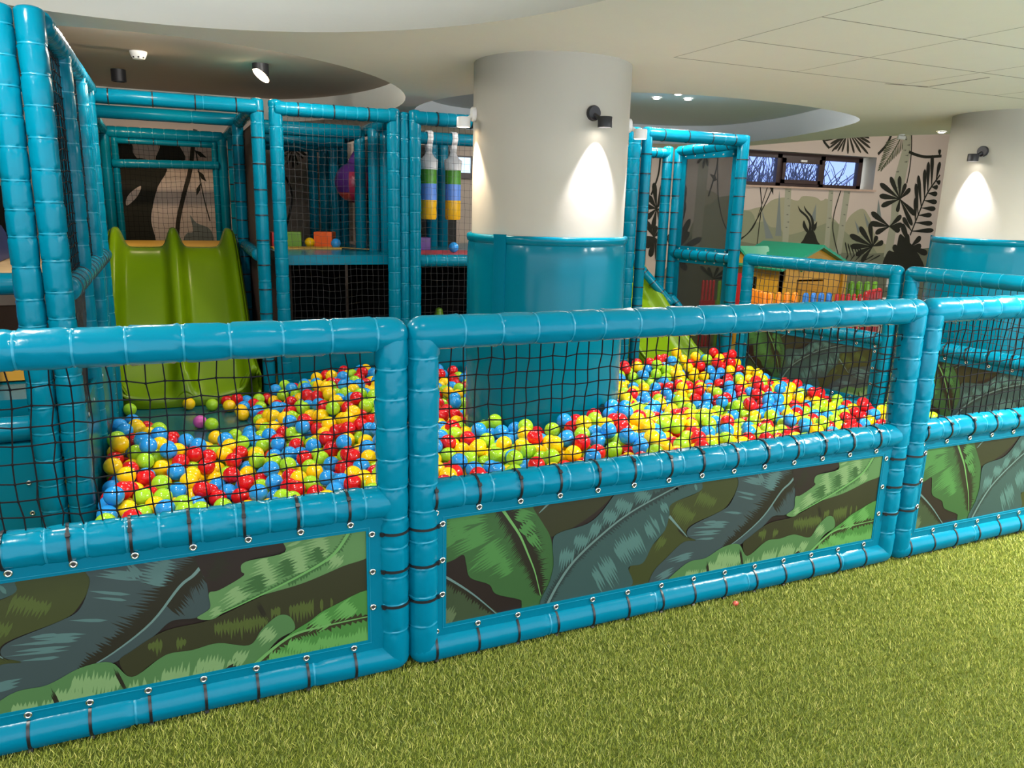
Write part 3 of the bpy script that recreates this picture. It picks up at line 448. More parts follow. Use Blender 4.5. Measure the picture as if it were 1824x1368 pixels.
# mural wall with the long basement window
MUR = json.loads(r'''{"polys":[["hill1",[[7.16,1.86],[7.43,1.7],[7.76,1.61],[7.99,1.65],[8.14,1.68],[8.28,1.77],[8.51,1.81],[8.76,1.77],[8.86,1.84],[9.11,1.83],[9.23,1.78],[9.42,1.71],[9.6,0.54],[7.06,0.58],[6.95,1.73]]],["hill1",[[9.42,1.48],[9.73,1.41],[9.89,1.58],[10.12,1.68],[10.32,1.53],[10.76,1.11],[12.72,0.96],[12.87,0.34],[9.51,0.4]]],["hill2",[[6.96,1.6],[7.76,1.61],[7.94,1.55],[8.01,1.44],[8.17,1.45],[8.3,1.37],[8.47,1.36],[8.59,1.26],[8.83,1.29],[9.18,1.38],[9.53,1.47],[9.74,1.36],[9.95,1.25],[10.35,1.18],[10.69,0.38],[7.07,0.45]]],["hill3",[[6.84,1.23],[8.16,1.1],[10.38,0.97],[12.7,1.04],[12.94,0.02],[6.94,0.19]]],["blade",[[8.39,1.92],[8.4,1.24],[8.52,1.24]]],["blade",[[8.09,1.63],[8.16,1.5],[8.37,1.2],[8.22,1.2]]],["blade",[[9.14,1.74],[9.07,1.51],[9.17,1.46]]],["blade",[[10.15,1.63],[10.3,1.45],[10.27,1.38]]],["blade",[[9.98,1.5],[10.12,1.36],[10.09,1.28]]],["blade",[[10.44,1.84],[10.44,1.53],[10.56,1.54]]],["birch",[[8.49,2.08],[8.61,2.08],[8.68,0.97],[8.56,0.97]]],["birch",[[9.36,2.11],[9.45,2.11],[9.52,0.97],[9.41,0.97]]],["birch",[[9.69,2.12],[9.82,2.12],[9.78,0.97],[9.65,0.97]]],["birch",[[10.79,3.01],[10.96,3.02],[11.01,2.53],[10.93,1.69],[10.91,0.92],[10.72,0.92],[10.77,1.52],[10.71,2.09],[10.82,2.61]]],["bark",[[8.55,1.9],[8.59,1.91],[8.6,1.89]]],["bark",[[8.54,1.79],[8.59,1.8],[8.59,1.79]]],["bark",[[8.57,1.69],[8.62,1.7],[8.62,1.68]]],["bark",[[8.56,1.56],[8.61,1.57],[8.61,1.55]]],["bark",[[8.59,1.45],[8.64,1.46],[8.64,1.44]]],["bark",[[8.57,1.37],[8.61,1.38],[8.62,1.36]]],["bark",[[9.4,1.9],[9.45,1.91],[9.45,1.89]]],["bark",[[9.4,1.79],[9.45,1.8],[9.45,1.78]]],["bark",[[9.41,1.52],[9.47,1.53],[9.47,1.51]]],["bark",[[9.41,1.38],[9.46,1.39],[9.46,1.37]]],["bark",[[9.75,1.91],[9.8,1.92],[9.81,1.9]]],["bark",[[9.74,1.73],[9.79,1.74],[9.8,1.72]]],["bark",[[9.71,1.58],[9.76,1.59],[9.77,1.57]]],["bark",[[9.7,1.41],[9.75,1.42],[9.76,1.4]]],["bark",[[10.82,2.77],[10.9,2.79],[10.89,2.76]]],["bark",[[10.9,2.69],[10.98,2.71],[10.97,2.68]]],["bark",[[10.83,2.61],[10.91,2.62],[10.9,2.6]]],["bark",[[10.89,2.53],[10.98,2.55],[10.96,2.52]]],["bark",[[10.89,2.43],[10.97,2.45],[10.96,2.42]]],["bark",[[10.73,2.27],[10.81,2.29],[10.8,2.26]]],["bark",[[10.75,2.03],[10.83,2.04],[10.82,2.01]]],["dark",[[8.19,1.96],[8.27,1.95],[8.28,1.84]]],["dark",[[8.93,1.11],[8.96,1.19],[9.04,1.32],[9.15,1.32],[9.25,1.17],[9.29,1.11]]],["dark",[[8.93,1.48],[8.92,1.39],[9.01,1.3],[9.05,1.32],[8.99,1.4]]],["dark",[[9.2,1.47],[9.14,1.41],[9.16,1.31],[9.2,1.37]]],["dark",[[8.78,1.7],[8.83,1.61],[8.96,1.53],[9.04,1.43],[9.05,1.32],[9.1,1.32],[9.08,1.44],[8.99,1.55],[8.84,1.64]]],["dark",[[8.9,1.7],[8.94,1.62],[9.05,1.53],[9.09,1.43],[9.11,1.32],[9.15,1.32],[9.14,1.45],[9.08,1.55],[8.96,1.64]]],["dark",[[10.78,0.69],[10.8,1.01],[10.97,1.01],[11.01,1.27],[11.12,1.25],[11.47,1.01],[11.68,0.68]]],["dark",[[7.09,2.1],[7.19,2.08],[7.23,2.02],[7.18,2.0]]],["dark",[[7.39,1.44],[7.47,1.53],[7.49,1.46],[7.42,1.37]]],["birch",[[6.89,2.51],[7.07,2.52],[7.03,0.99],[6.87,0.99]]],["hill2",[[7.07,1.47],[7.19,1.72],[7.41,1.8],[7.56,1.71],[7.67,0.79],[7.05,0.8]]],["hill3",[[6.62,0.43],[6.89,0.54],[7.12,0.55],[7.81,0.44],[7.95,-0.41],[6.64,-0.35]]],["dark",[[-0.46,1.89],[-0.0,1.91],[-0.09,1.69],[-0.15,1.5],[-0.18,1.33],[-0.15,1.13],[-0.16,0.83],[-0.54,0.84]]],["dark",[[-0.09,1.97],[-0.04,2.1],[-0.06,2.17],[-0.05,2.26],[0.12,2.27],[0.14,2.15],[0.2,1.98],[-0.0,1.9]]],["dark",[[-0.43,2.24],[-0.34,2.16],[-0.3,2.1],[-0.3,2.03],[-0.26,1.96],[-0.27,1.89],[-0.46,1.88]]],["wallcol",[[-0.27,1.69],[-0.25,1.68],[-0.3,1.58],[-0.4,1.49],[-0.4,1.56],[-0.35,1.63]]],["dark",[[0.31,1.88],[0.37,1.84],[0.4,1.76],[0.35,1.79]]],["dark",[[0.34,1.75],[0.29,1.68],[0.29,1.61],[0.33,1.67]]],["dark",[[0.29,2.09],[0.36,2.07],[0.42,2.01],[0.35,2.02]]],["blade",[[0.21,1.4],[0.27,1.32],[0.42,1.23],[0.42,0.93],[0.09,0.93],[0.15,1.19],[0.23,1.23]]],["dark",[[-1.8,1.65],[-1.43,1.66],[-1.49,0.89],[-1.89,0.89]]],["dark2",[[-1.56,2.96],[-1.32,2.93],[-1.37,2.62],[-1.61,2.5]]]],"strokes":[["dark",[[7.99,2.06],[8.07,1.75],[8.08,1.63],[8.06,0.97]],0.016],["dark",[[8.19,2.07],[8.07,1.65],[7.96,1.36],[7.75,1.18]],0.013],["dark",[[9.66,2.12],[9.54,1.66],[9.53,1.41],[9.59,1.22],[9.71,0.97]],0.02],["dark",[[9.08,2.75],[9.17,2.64],[9.28,2.56]],0.036],["dark",[[10.54,2.84],[10.46,2.67],[10.3,2.52]],0.045],["fern",[[10.78,2.85],[10.64,2.6],[10.41,2.29]],0.022],["dark",[[10.96,2.92],[11.01,2.7],[11.04,2.37],[11.02,2.1]],0.022],["dark",[[10.97,2.59],[11.15,2.55],[11.38,2.53],[11.73,2.56]],0.046],["dark",[[11.26,1.27],[11.39,1.62],[11.52,1.95],[11.76,2.26]],0.028],["dark",[[6.24,2.41],[6.24,2.25],[6.22,2.03],[6.13,1.78]],0.027],["dark",[[7.19,2.53],[7.25,1.92],[7.32,1.63],[7.43,1.39],[7.62,1.2],[7.79,1.22],[7.94,1.36],[8.17,1.76],[8.3,2.08]],0.018],["dark",[[7.21,2.39],[7.2,2.17],[7.1,1.79]],0.025],["dark2",[[0.32,2.3],[0.29,2.15],[0.24,1.87],[0.16,1.61],[0.08,1.3],[0.05,0.93]],0.043],["dark",[[0.31,2.08],[0.32,1.97],[0.34,1.75],[0.37,1.54],[0.41,1.34]],0.011],["dark",[[1.4,2.14],[1.47,2.09],[1.56,2.04]],0.03],["dark",[[1.19,1.19],[1.3,1.63],[1.19,1.93]],0.025]],"paddles":[["dark2",[9.61,2.84],[10.08,2.75],0.04],["dark2",[9.61,2.84],[10.11,2.68],0.04],["dark2",[9.61,2.84],[10.13,2.6],0.04],["dark2",[9.61,2.84],[10.1,2.51],0.04],["dark2",[9.61,2.84],[9.94,2.52],0.04],["dark2",[9.61,2.84],[9.8,2.51],0.04],["dark2",[9.61,2.84],[9.67,2.49],0.04],["dark2",[9.61,2.84],[9.54,2.51],0.04],["dark2",[9.61,2.84],[9.4,2.54],0.04],["dark2",[9.61,2.84],[10.0,2.79],0.04],["dark2",[9.61,2.78],[9.28,2.62],0.034],["dark2",[9.61,2.78],[9.27,2.56],0.034],["dark2",[9.61,2.78],[9.33,2.51],0.034],["dark2",[9.61,2.78],[9.45,2.52],0.034],["dark2",[9.61,2.78],[9.16,2.66],0.034],["fern",[10.76,2.82],[10.43,2.7],0.022],["fern",[10.76,2.82],[10.82,2.61],0.022],["fern",[10.73,2.78],[10.42,2.67],0.022],["fern",[10.73,2.78],[10.79,2.58],0.022],["fern",[10.71,2.74],[10.42,2.64],0.022],["fern",[10.71,2.74],[10.76,2.55],0.022],["fern",[10.68,2.7],[10.41,2.6],0.023],["fern",[10.68,2.7],[10.73,2.53],0.023],["fern",[10.66,2.66],[10.4,2.57],0.023],["fern",[10.66,2.66],[10.7,2.5],0.023],["fern",[10.63,2.63],[10.4,2.54],0.023],["fern",[10.63,2.63],[10.66,2.47],0.023],["fern",[10.6,2.59],[10.39,2.5],0.023],["fern",[10.6,2.59],[10.63,2.45],0.023],["fern",[10.58,2.55],[10.38,2.47],0.023],["fern",[10.58,2.55],[10.6,2.42],0.023],["fern",[10.55,2.51],[10.38,2.44],0.023],["fern",[10.55,2.51],[10.57,2.39],0.023],["fern",[10.52,2.48],[10.37,2.41],0.023],["fern",[10.52,2.48],[10.54,2.37],0.023],["fern",[10.5,2.44],[10.36,2.37],0.023],["fern",[10.5,2.44],[10.5,2.34],0.023],["fern",[10.47,2.4],[10.35,2.34],0.023],["fern",[10.47,2.4],[10.47,2.32],0.023],["fern",[10.44,2.36],[10.35,2.31],0.023],["fern",[10.44,2.36],[10.44,2.29],0.023],["fern",[10.42,2.33],[10.34,2.27],0.023],["fern",[10.42,2.33],[10.41,2.26],0.023],["dark",[11.69,2.55],[11.66,2.66],0.067],["dark",[10.91,1.85],[10.42,2.08],0.087],["dark",[10.91,1.85],[10.63,2.19],0.087],["dark",[10.91,1.85],[10.83,2.21],0.087],["dark",[10.91,1.85],[11.0,2.1],0.087],["dark",[10.91,1.85],[11.12,2.02],0.087],["dark",[10.91,1.85],[10.44,1.89],0.087],["dark",[10.91,1.85],[10.51,1.73],0.087],["dark",[10.91,1.85],[11.32,1.6],0.087],["dark",[10.91,1.85],[11.28,1.43],0.087],["dark",[10.91,1.85],[10.89,1.64],0.087],["dark",[10.76,1.41],[10.31,1.63],0.092],["dark",[10.76,1.41],[10.31,1.46],0.092],["dark",[10.76,1.41],[10.46,1.3],0.092],["dark",[10.76,1.41],[11.0,1.59],0.092],["dark",[10.76,1.41],[11.05,1.44],0.092],["dark",[10.76,1.41],[11.01,1.34],0.092],["dark",[10.44,1.09],[9.91,1.27],0.092],["dark",[10.44,1.09],[10.1,1.4],0.092],["dark",[10.44,1.09],[10.31,1.46],0.092],["dark",[10.44,1.09],[9.95,1.09],0.092],["dark",[10.44,1.09],[10.09,0.95],0.092],["dark",[10.44,1.09],[10.51,1.26],0.092],["dark",[10.44,1.09],[10.67,1.16],0.092],["dark",[10.44,1.09],[10.23,0.84],0.092],["dark",[11.3,1.08],[11.56,1.09],0.106],["dark",[11.3,1.08],[11.57,0.85],0.106],["dark",[11.3,1.08],[11.16,1.29],0.106],["dark",[11.3,1.08],[11.03,1.46],0.106],["dark",[11.3,1.08],[11.52,1.25],0.106],["dark",[11.3,1.08],[11.73,0.97],0.106],["dark",[11.14,0.9],[10.9,1.11],0.106],["dark",[11.14,0.9],[11.51,0.81],0.106],["dark",[11.14,0.9],[10.8,0.83],0.106],["dark",[11.14,0.9],[11.31,0.78],0.106],["dark",[11.14,0.9],[11.0,1.09],0.106],["dark",[11.28,1.34],[11.03,1.56],0.08],["dark",[11.28,1.34],[11.8,1.36],0.08],["dark",[11.34,1.48],[11.26,1.89],0.08],["dark",[11.34,1.48],[11.75,1.47],0.08],["dark",[11.38,1.6],[11.22,2.11],0.079],["dark",[11.38,1.6],[11.7,1.61],0.079],["dark",[11.43,1.72],[11.25,2.24],0.079],["dark",[11.43,1.72],[11.77,1.71],0.079],["dark",[11.48,1.84],[11.38,2.34],0.079],["dark",[11.48,1.84],[11.78,1.82],0.079],["dark",[11.53,1.96],[11.44,2.46],0.079],["dark",[11.53,1.96],[11.76,1.95],0.079],["dark",[11.6,2.06],[11.51,2.57],0.078],["dark",[11.6,2.06],[11.75,2.06],0.078],["dark",[11.68,2.16],[11.71,2.47],0.078],["dark",[11.68,2.16],[11.79,2.13],0.078],["dark",[9.94,0.91],[9.83,1.16],0.024],["dark",[10.01,0.91],[9.89,1.14],0.024],["dark",[10.08,0.92],[9.95,1.12],0.024],["dark",[10.14,0.93],[10.02,1.11],0.024],["dark",[10.21,0.94],[10.08,1.09],0.024],["dark",[10.28,0.96],[10.14,1.07],0.024],["dark",[9.88,0.84],[9.93,0.96],0.024],["dark",[9.97,0.84],[10.07,0.96],0.024],["dark",[10.07,0.84],[10.21,0.96],0.024],["dark",[10.16,0.84],[10.35,0.95],0.024],["dark",[10.25,0.84],[10.49,0.95],0.024],["dark",[10.35,0.83],[10.64,0.95],0.024],["dark",[6.23,1.6],[6.16,1.95],0.078],["dark",[6.23,1.6],[6.33,1.99],0.078],["dark",[6.23,1.6],[6.08,1.77],0.078],["dark",[6.23,1.6],[6.03,1.63],0.078],["dark",[6.23,1.6],[6.08,1.46],0.078],["dark",[6.23,1.6],[6.39,1.55],0.078],["dark",[6.23,1.6],[6.35,1.75],0.078],["dark",[6.23,1.6],[6.19,1.32],0.078],["dark",[6.23,1.6],[6.35,1.37],0.078],["dark",[6.22,1.21],[6.07,1.42],0.091],["dark",[6.22,1.21],[6.23,1.37],0.091],["dark",[6.22,1.21],[6.36,1.32],0.091],["dark",[6.22,1.21],[6.07,1.17],0.091],["dark",[6.22,1.21],[6.37,1.06],0.091],["dark",[6.22,1.21],[6.18,0.93],0.091],["dark",[6.22,1.21],[6.34,0.81],0.091],["dark",[6.22,1.21],[6.1,1.06],0.091],["dark",[6.57,0.99],[6.69,1.94],0.097],["dark",[6.57,0.99],[6.7,1.72],0.097],["dark",[6.57,0.99],[6.81,1.47],0.097],["dark",[6.57,0.99],[6.81,1.29],0.097],["dark",[6.57,0.99],[7.04,1.2],0.097],["dark",[6.57,0.99],[6.82,0.74],0.097],["dark",[6.57,0.99],[6.66,0.69],0.097],["dark",[6.57,0.99],[6.46,1.25],0.097],["dark2",[6.99,2.38],[6.81,2.33],0.039],["dark2",[6.99,2.38],[6.86,2.23],0.039],["dark2",[6.99,2.38],[6.96,2.16],0.039],["dark2",[6.99,2.38],[7.04,2.2],0.039],["dark",[7.3,0.61],[7.05,0.8],0.058],["dark",[7.3,0.61],[7.19,0.78],0.058],["dark",[7.3,0.61],[7.38,0.78],0.058],["dark",[7.3,0.61],[7.53,0.74],0.058],["dark",[7.3,0.61],[7.64,0.64],0.058],["dark2",[1.33,2.15],[1.22,2.06],0.024],["dark2",[1.33,2.15],[1.26,1.98],0.024],["dark2",[1.33,2.15],[1.32,1.94],0.024],["dark2",[1.33,2.15],[1.38,1.97],0.024],["dark2",[1.33,2.15],[1.44,2.05],0.024],["dark2",[1.33,2.15],[1.18,2.11],0.024],["dark",[2.89,1.81],[2.79,2.06],0.053],["dark",[2.89,1.81],[2.97,2.1],0.053],["dark",[2.89,1.81],[3.11,2.01],0.053],["dark",[2.89,1.81],[3.18,1.75],0.053]]}''')
wx0, wx1, wz0, wz1 = 7.55, 10.29, 1.95, 2.47
def mural_wall():
    keys = ['wallcol', 'hill1', 'hill2', 'hill3', 'blade', 'birch', 'bark', 'dark', 'dark2', 'fern']; ix = {k: i for i, k in enumerate(keys)}
    mb = MB()
    xs = [-4.5, wx0, wx1, 14]; zs = [0, wz0, wz1, 3.2]
    for i in range(3):
        for j in range(3):
            if i == 1 and j == 1: continue
            mb.poly([(xs[i], WY, zs[j]), (xs[i + 1], WY, zs[j]), (xs[i + 1], WY, zs[j + 1]), (xs[i], WY, zs[j + 1])])
    # plastered reveal
    for q in ([(wx0, wz0), (wx1, wz0)], [(wx0, wz1), (wx1, wz1)], [(wx0, wz0), (wx0, wz1)], [(wx1, wz0), (wx1, wz1)]):
        mb.poly([(q[0][0], WY, q[0][1]), (q[1][0], WY, q[1][1]), (q[1][0], WY + .3, q[1][1]), (q[0][0], WY + .3, q[0][1])], len(keys))
    lay = [0]
    def put(pts, c):
        y = WY - .0012 - lay[0] * .00004; lay[0] += 1
        def ok(p): return not (wx0 < p[0] < wx1 and wz0 < p[1] < wz1)
        flat_poly(pm, pts, y, ix[c])
    pm = MB()
    for c, pts in MUR['polys']:
        put(smooth_loop(pts, 4) if c in ('hill1', 'hill2', 'hill3', 'dark', 'dark2', 'blade', 'wallcol') and len(pts) > 4 else pts, c)
    for c, pts, w in MUR['strokes']:
        ribbon(pm, smooth_loop(pts, 5, False), w, WY - .0012 - lay[0] * .00004, ix[c], False); lay[0] += 1
    for c, a, b, w in MUR['paddles']:
        dx, dz = b[0] - a[0], b[1] - a[1]; l = math.hypot(dx, dz) or 1; ux, uz = dx / l, dz / l; qx, qz = -uz, ux; pts = []
        prof = [(0, .06), (.2, .16), (.45, .34), (.7, .5), (.86, .47), (.95, .3), (1, 0)]
        for t, h in prof: pts.append((a[0] + dx * t + qx * h * w, a[1] + dz * t + qz * h * w))
        for t, h in prof[::-1][1:]: pts.append((a[0] + dx * t - qx * h * w, a[1] + dz * t - qz * h * w))
        put(pts, c)
    # cut the artwork where the window opening is
    bm = bmesh.new(); me = bpy.data.meshes.new('t'); me.from_pydata(pm.v, [], pm.f); me.polygons.foreach_set('material_index', pm.m); bm.from_mesh(me); bpy.data.meshes.remove(me)
    for coo, no in (((wx0, 0, 0), (1, 0, 0)), ((wx1, 0, 0), (1, 0, 0)), ((0, 0, wz0), (0, 0, 1)), ((0, 0, wz1), (0, 0, 1)), ((0, 0, 3.19), (0, 0, 1)), ((0, 0, .01), (0, 0, 1))):
        bmesh.ops.bisect_plane(bm, geom=bm.verts[:] + bm.edges[:] + bm.faces[:], plane_co=coo, plane_no=no)
    kill = []
    for f in bm.faces:
        c = f.calc_center_median()
        if (wx0 < c.x < wx1 and wz0 < c.z < wz1) or c.z > 3.19 or c.z < .01: kill.append(f)
    bmesh.ops.delete(bm, geom=kill, context='FACES')
    b0 = len(mb.v)
    bm.verts.index_update(); mb.v += [tuple(v.co) for v in bm.verts]
    for f in bm.faces: mb.face([b0 + v.index for v in f.verts], f.material_index)
    bm.free()
    return mb.build('wall_back', [M[k] for k in keys] + [M['plaster']], None, False)
w = struct(mural_wall()); w['label'] = 'beige wall with a painted jungle mural and a long high window'
mb = MB(); mb.box(-4.5, -4.3, -3.6, 8, 0, 3.2); struct(mb.build('wall_left', M['brownwall'], None, False))
mb = MB(); mb.box(13.8, 14, -3.6, 8, 0, 3.2); struct(mb.build('wall_right', M['wallcol'], None, False))

# ceiling sheet with its rounded openings
def ell(cx, cy, a, b, n=72): return [(cx + a * math.cos(2 * PI * i / n), cy + b * math.sin(2 * PI * i / n)) for i in range(n)]
holeN = ell(-.1, 0, 1.9, 2.13); holeL = ell(-.1, 4.9, 2.05, 2.5)
holeL = [p if p[1] < 6.85 else (p[0], 6.85) for p in holeL]
holeR = smooth_loop([(2.16, 3.75), (2.5, 3.1), (3.18, 2.80), (3.75, 2.64), (4.52, 2.64), (5.26, 2.80), (5.80, 3.10), (6.12, 3.6), (6.38, 4.3), (6.6, 5.2), (6.5, 6.2), (5.6, 6.6), (4, 6.5), (2.9, 6.2), (2.3, 5.3), (2.08, 4.5)], 6)
outer = [(-4.4, -3.6), (14, -3.6), (14, 3.2), (8.4, 3.2), (7.5, 3.42), (7.31, 3.83), (7.14, 4.16), (7.07, 4.68), (7.03, 5.35), (7.02, 6.89), (-4.4, 6.89)]
def ceiling():
    bm = bmesh.new()
    def loop(pts, z): 
        vs = [bm.verts.new((p[0], p[1], z)) for p in pts]
        return vs, [bm.edges.new((vs[i], vs[(i + 1) % len(vs)])) for i in range(len(vs))]
    allE = []; L_ = []
    for pts in (outer, holeN, holeL, holeR):
        v, e = loop(pts, CZ); allE += e; L_.append(v)
    r = bmesh.ops.triangle_fill(bm, edges=allE, use_beauty=True)
    for f in bm.faces: f.material_index = 0
    for k, vs in enumerate(L_):
        top = 2.95 if k == 0 else 2.66
        up_ = [bm.verts.new((v.co.x, v.co.y, top)) for v in vs]
        for i in range(len(vs)):
            f = bm.faces.new((vs[i], vs[(i + 1) % len(vs)], up_[(i + 1) % len(vs)], up_[i])); f.smooth = k > 0
            f.material_index = (0, 0, 0, 3)[k]
    def slab(x0, x1, y0, y1, z, mi):
        f = bm.faces.new([bm.verts.new(p) for p in ((x0, y0, z), (x1, y0, z), (x1, y1, z), (x0, y1, z))]); f.material_index = mi
    slab(-2.6, 2.06, -2.6, 2.25, 2.66, 0); slab(-2.6, 2.06, 2.25, 6.89, 2.66, 1); slab(2.06, 7.01, 2.3, 6.89, 2.66, 3); slab(6.9, 14, 3.1, 6.89, 2.95, 0)
    me = bpy.data.meshes.new('ceiling'); bm.to_mesh(me); bm.free()
    for m in ('ceil', 'ceilbrown', 'seamline', 'ceilgrey'): me.materials.append(M[m])
    return link(me, 'ceiling')
c = struct(ceiling()); c['label'] = 'cream ceiling with rounded recesses'
def seam(x0, y0, x1, y1, w_=.004, m='seamline'):
    return (Vector((x0, y0, CZ - .0006)), Vector((x1, y1, CZ - .0006)), w_, m)
mb = MB()
for a, b, w_, m in ([seam(2.66, y, 9.0, y, .0045) for y in (1.515, .97, .42)] + [seam(4.34, 1.55, 4.66, 1.49, .016), seam(4.66, 1.48, 4.64, 1.05, .012)]):
    d = (b - a).normalized(); q = Vector((-d.y, d.x, 0)) * w_ / 2
    mb.box(0, (b - a).length, -w_ / 2, w_ / 2, -.0006, .0004, 0, Matrix.Translation(a) @ Matrix.Rotation(math.atan2(d.y, d.x), 4, 'Z'))
for x in (2.66, 3.55, 4.45, 5.35, 6.25):
    mb.box(x - .002, x + .002, -1.5, 1.515, CZ - .001, CZ - .0002, 1)
o = struct(mb.build('trim_1', [M['seamline'], M['plaster']], None, False)); o['label'] = 'fine joints between the square ceiling boards'

# window
def window():
    root = bpy.data.objects.new('window_1', None); COL.objects.link(root); root['kind'] = 'structure'; root['label'] = 'long dark framed basement window of three panes'
    y0, y1 = WY + .17, WY + .24
    fx = [7.60, 8.52, 9.42, 10.17]; zb, zt = 1.985, 2.45
    mb = MB()
    mb.box(wx0, 10.19, y0, y1, zb - .01, zb + .045); mb.box(wx0, 10.19, y0, y1, zt - .06, zt + .02)
    for x in (wx0 + .04, 8.50, 9.36, 10.15): mb.box(x - .045, x + .045, y0, y1, zb, zt)
    mb.build('window_frame', M['frame'], root, False)
    mb = MB()
    xa, xb = 8.545, 9.315
    mb.box(xa, xb, y0 - .03, y0, zb + .04, zb + .095); mb.box(xa, xb, y0 - .03, y0, zt - .125, zt - .055); mb.box(xa, xa + .055, y0 - .03, y0, zb + .04, zt - .055); mb.box(xb - .055, xb, y0 - .03, y0, zb + .04, zt - .055)
    s_ = mb.build('window_sash', M['frame'], root, False)
    mb = MB(); mb.box(8.87, 8.99, y0 - .05, y0 - .03, zt - .105, zt - .075); mb.build('window_handle', M['white'], s_, True)
    for i, (a, b) in enumerate(((7.63, 8.455), (8.545, 9.315), (9.405, 10.105))):
        mb = MB(); mb.box(a, b, y0 + .03, y0 + .036, zb + .04, zt - .05); mb.build('window_pane', M['glass'], root, False)
    mb = MB(); mb.box(wx0 - .02, wx1 + .02, WY - .05, WY + .17, wz0 - .005, wz0 + .022); mb.build('window_sill', M['sill'], root, False)
window()
# second, tiny window glimpsed past the pillar
root = bpy.data.objects.new('window_2', None); COL.objects.link(root); root['kind'] = 'structure'; root['label'] = 'small bright window seen beside the left edge of the front pillar'
mb = MB(); mb.box(3.26, 3.48, WY - .03, WY - .012, 1.93, 2.17); mb.box(3.24, 3.5, WY - .06, WY - .01, 1.90, 1.93, 0); mb.build('window_frame', M['frame'], root, False)
mb = MB(); mb.box(3.29, 3.45, WY - .036, WY - .030, 1.97, 2.15); mb.build('window_pane', mat('daylit_glass', (.55, .75, 1.), .1, emit=.75), root, False)

# outside: bare shrub, stone corner, stair rail
rnd = random.Random(5); mb = MB()
for i in range(620):
    x = rnd.uniform(7.2, 11.7); z = rnd.uniform(1.5, 2.2); y = rnd.uniform(8.6, 10.2); p = Vector((x, y, z - .5)); pts = [p]
    d = Vector((rnd.uniform(-.5, .5), rnd.uniform(-.2, .2), 1)).normalized()
    for k in range(6):
        d = (d + Vector((rnd.uniform(-.5, .5), rnd.uniform(-.3, .3), rnd.uniform(-.25, .3)))).normalized(); p = p + d * rnd.uniform(.14, .26); pts.append(p)
    mb.tube(pts, [.02, .018, .014, .011, .008, .006, .004], 4)
o = mb.build('bare_shrub', M['branch'], None, False); tag(o, 'tangle of bare shrub branches outside the long window', 'shrub')
mb = MB(); mb.box(11.6, 12.3, 8.0, 8.5, 0, 3.4); o = mb.build('stone_pillar', M['stone'], None, False); tag(o, 'pale stone pillar outside, behind the right window pane', 'pillar')
mb = MB()
mb.tube([(10.6, 8.1, 1.6), (12.0, 8.1, 2.5)], .02, 8); mb.tube([(10.6, 8.1, 1.9), (12.0, 8.1, 2.8)], .02, 8)
for i in range(5): x = 10.7 + .28 * i; mb.tube([(x, 8.1, 0), (x, 8.1, 1.95 + .18 * i)], .014, 6)
o = mb.build('stair_railing', M['rail'], None, True); tag(o, 'grey stair railing outside the right window pane', 'railing')

# ================================================================== pillars with vinyl wraps and lamps
def pillar(cx, cy, R, lab, labpad, seamang, nm):
    mb = MB(); mb.lathe([(R, 0), (R, CZ)], 96, (cx, cy, 0), cap=False)
    o = struct(mb.build(nm, M['plaster'], None, True)); o['label'] = lab
    root = thing('pillar_pad', labpad, 'padding', (cx, cy, 0))
    mb = MB(); rp = R + .022
    rnd = random.Random(3); R_ = []
    for z, dr in [(0.0, 0), (.02, .004), (.35, .005), (.7, .006), (1.0, .005), (1.30, .003), (1.365, -.003), (1.372, -.006), (1.380, .004), (1.40, .008), (1.418, .006), (1.424, -.004), (1.424, -.016)]:
        R_.append([((rp + dr + (.0022 * math.sin(a * 17 + z * 2) + .0015 * math.sin(a * 31 - z * 3)) * (1 if z > 1.2 else .35)) * math.cos(a), (rp + dr + .0022 * math.sin(a * 17 + z * 2) * (1 if z > 1.2 else .35)) * math.sin(a), z) for a in [2 * PI * j / 120 for j in range(120)]])
    mb.rings(R_, None, False); mb.build('wrap', M['pad'], root, True, 60)
    mb = MB(); R_ = []
    for z in (0, .3, .6, .9, 1.1, 1.25, 1.32, 1.38, 1.43):
        w_ = .085 + .004 * math.sin(z * 9); k = .010 + .004 * math.sin(z * 13)
        R_.append([((rp + rr) * math.cos(seamang + aa / rp), (rp + rr) * math.sin(seamang + aa / rp), z) for aa, rr in ((-w_ / 2, .002), (-w_ / 2, k + .004), (-w_ / 4, k + .008), (w_ / 4, k + .006), (w_ / 2, k + .004), (w_ / 2, .002))])
    mb.rings(R_, None, True); mb.build('overlap_strip', M['flap'], root, True, 50)
    return cx, cy, R
P1 = pillar(2.21, 2.135, .482, 'thick round white pillar rising from the ball pit', 'teal vinyl padding wrapped round the pillar in the ball pit', math.radians(211), 'column_1')
P2 = pillar(6.54, 2.135, .482, 'thick round white pillar at the right edge behind the far fence', 'teal vinyl padding wrapped round the right-hand pillar', math.radians(120), 'column_2')
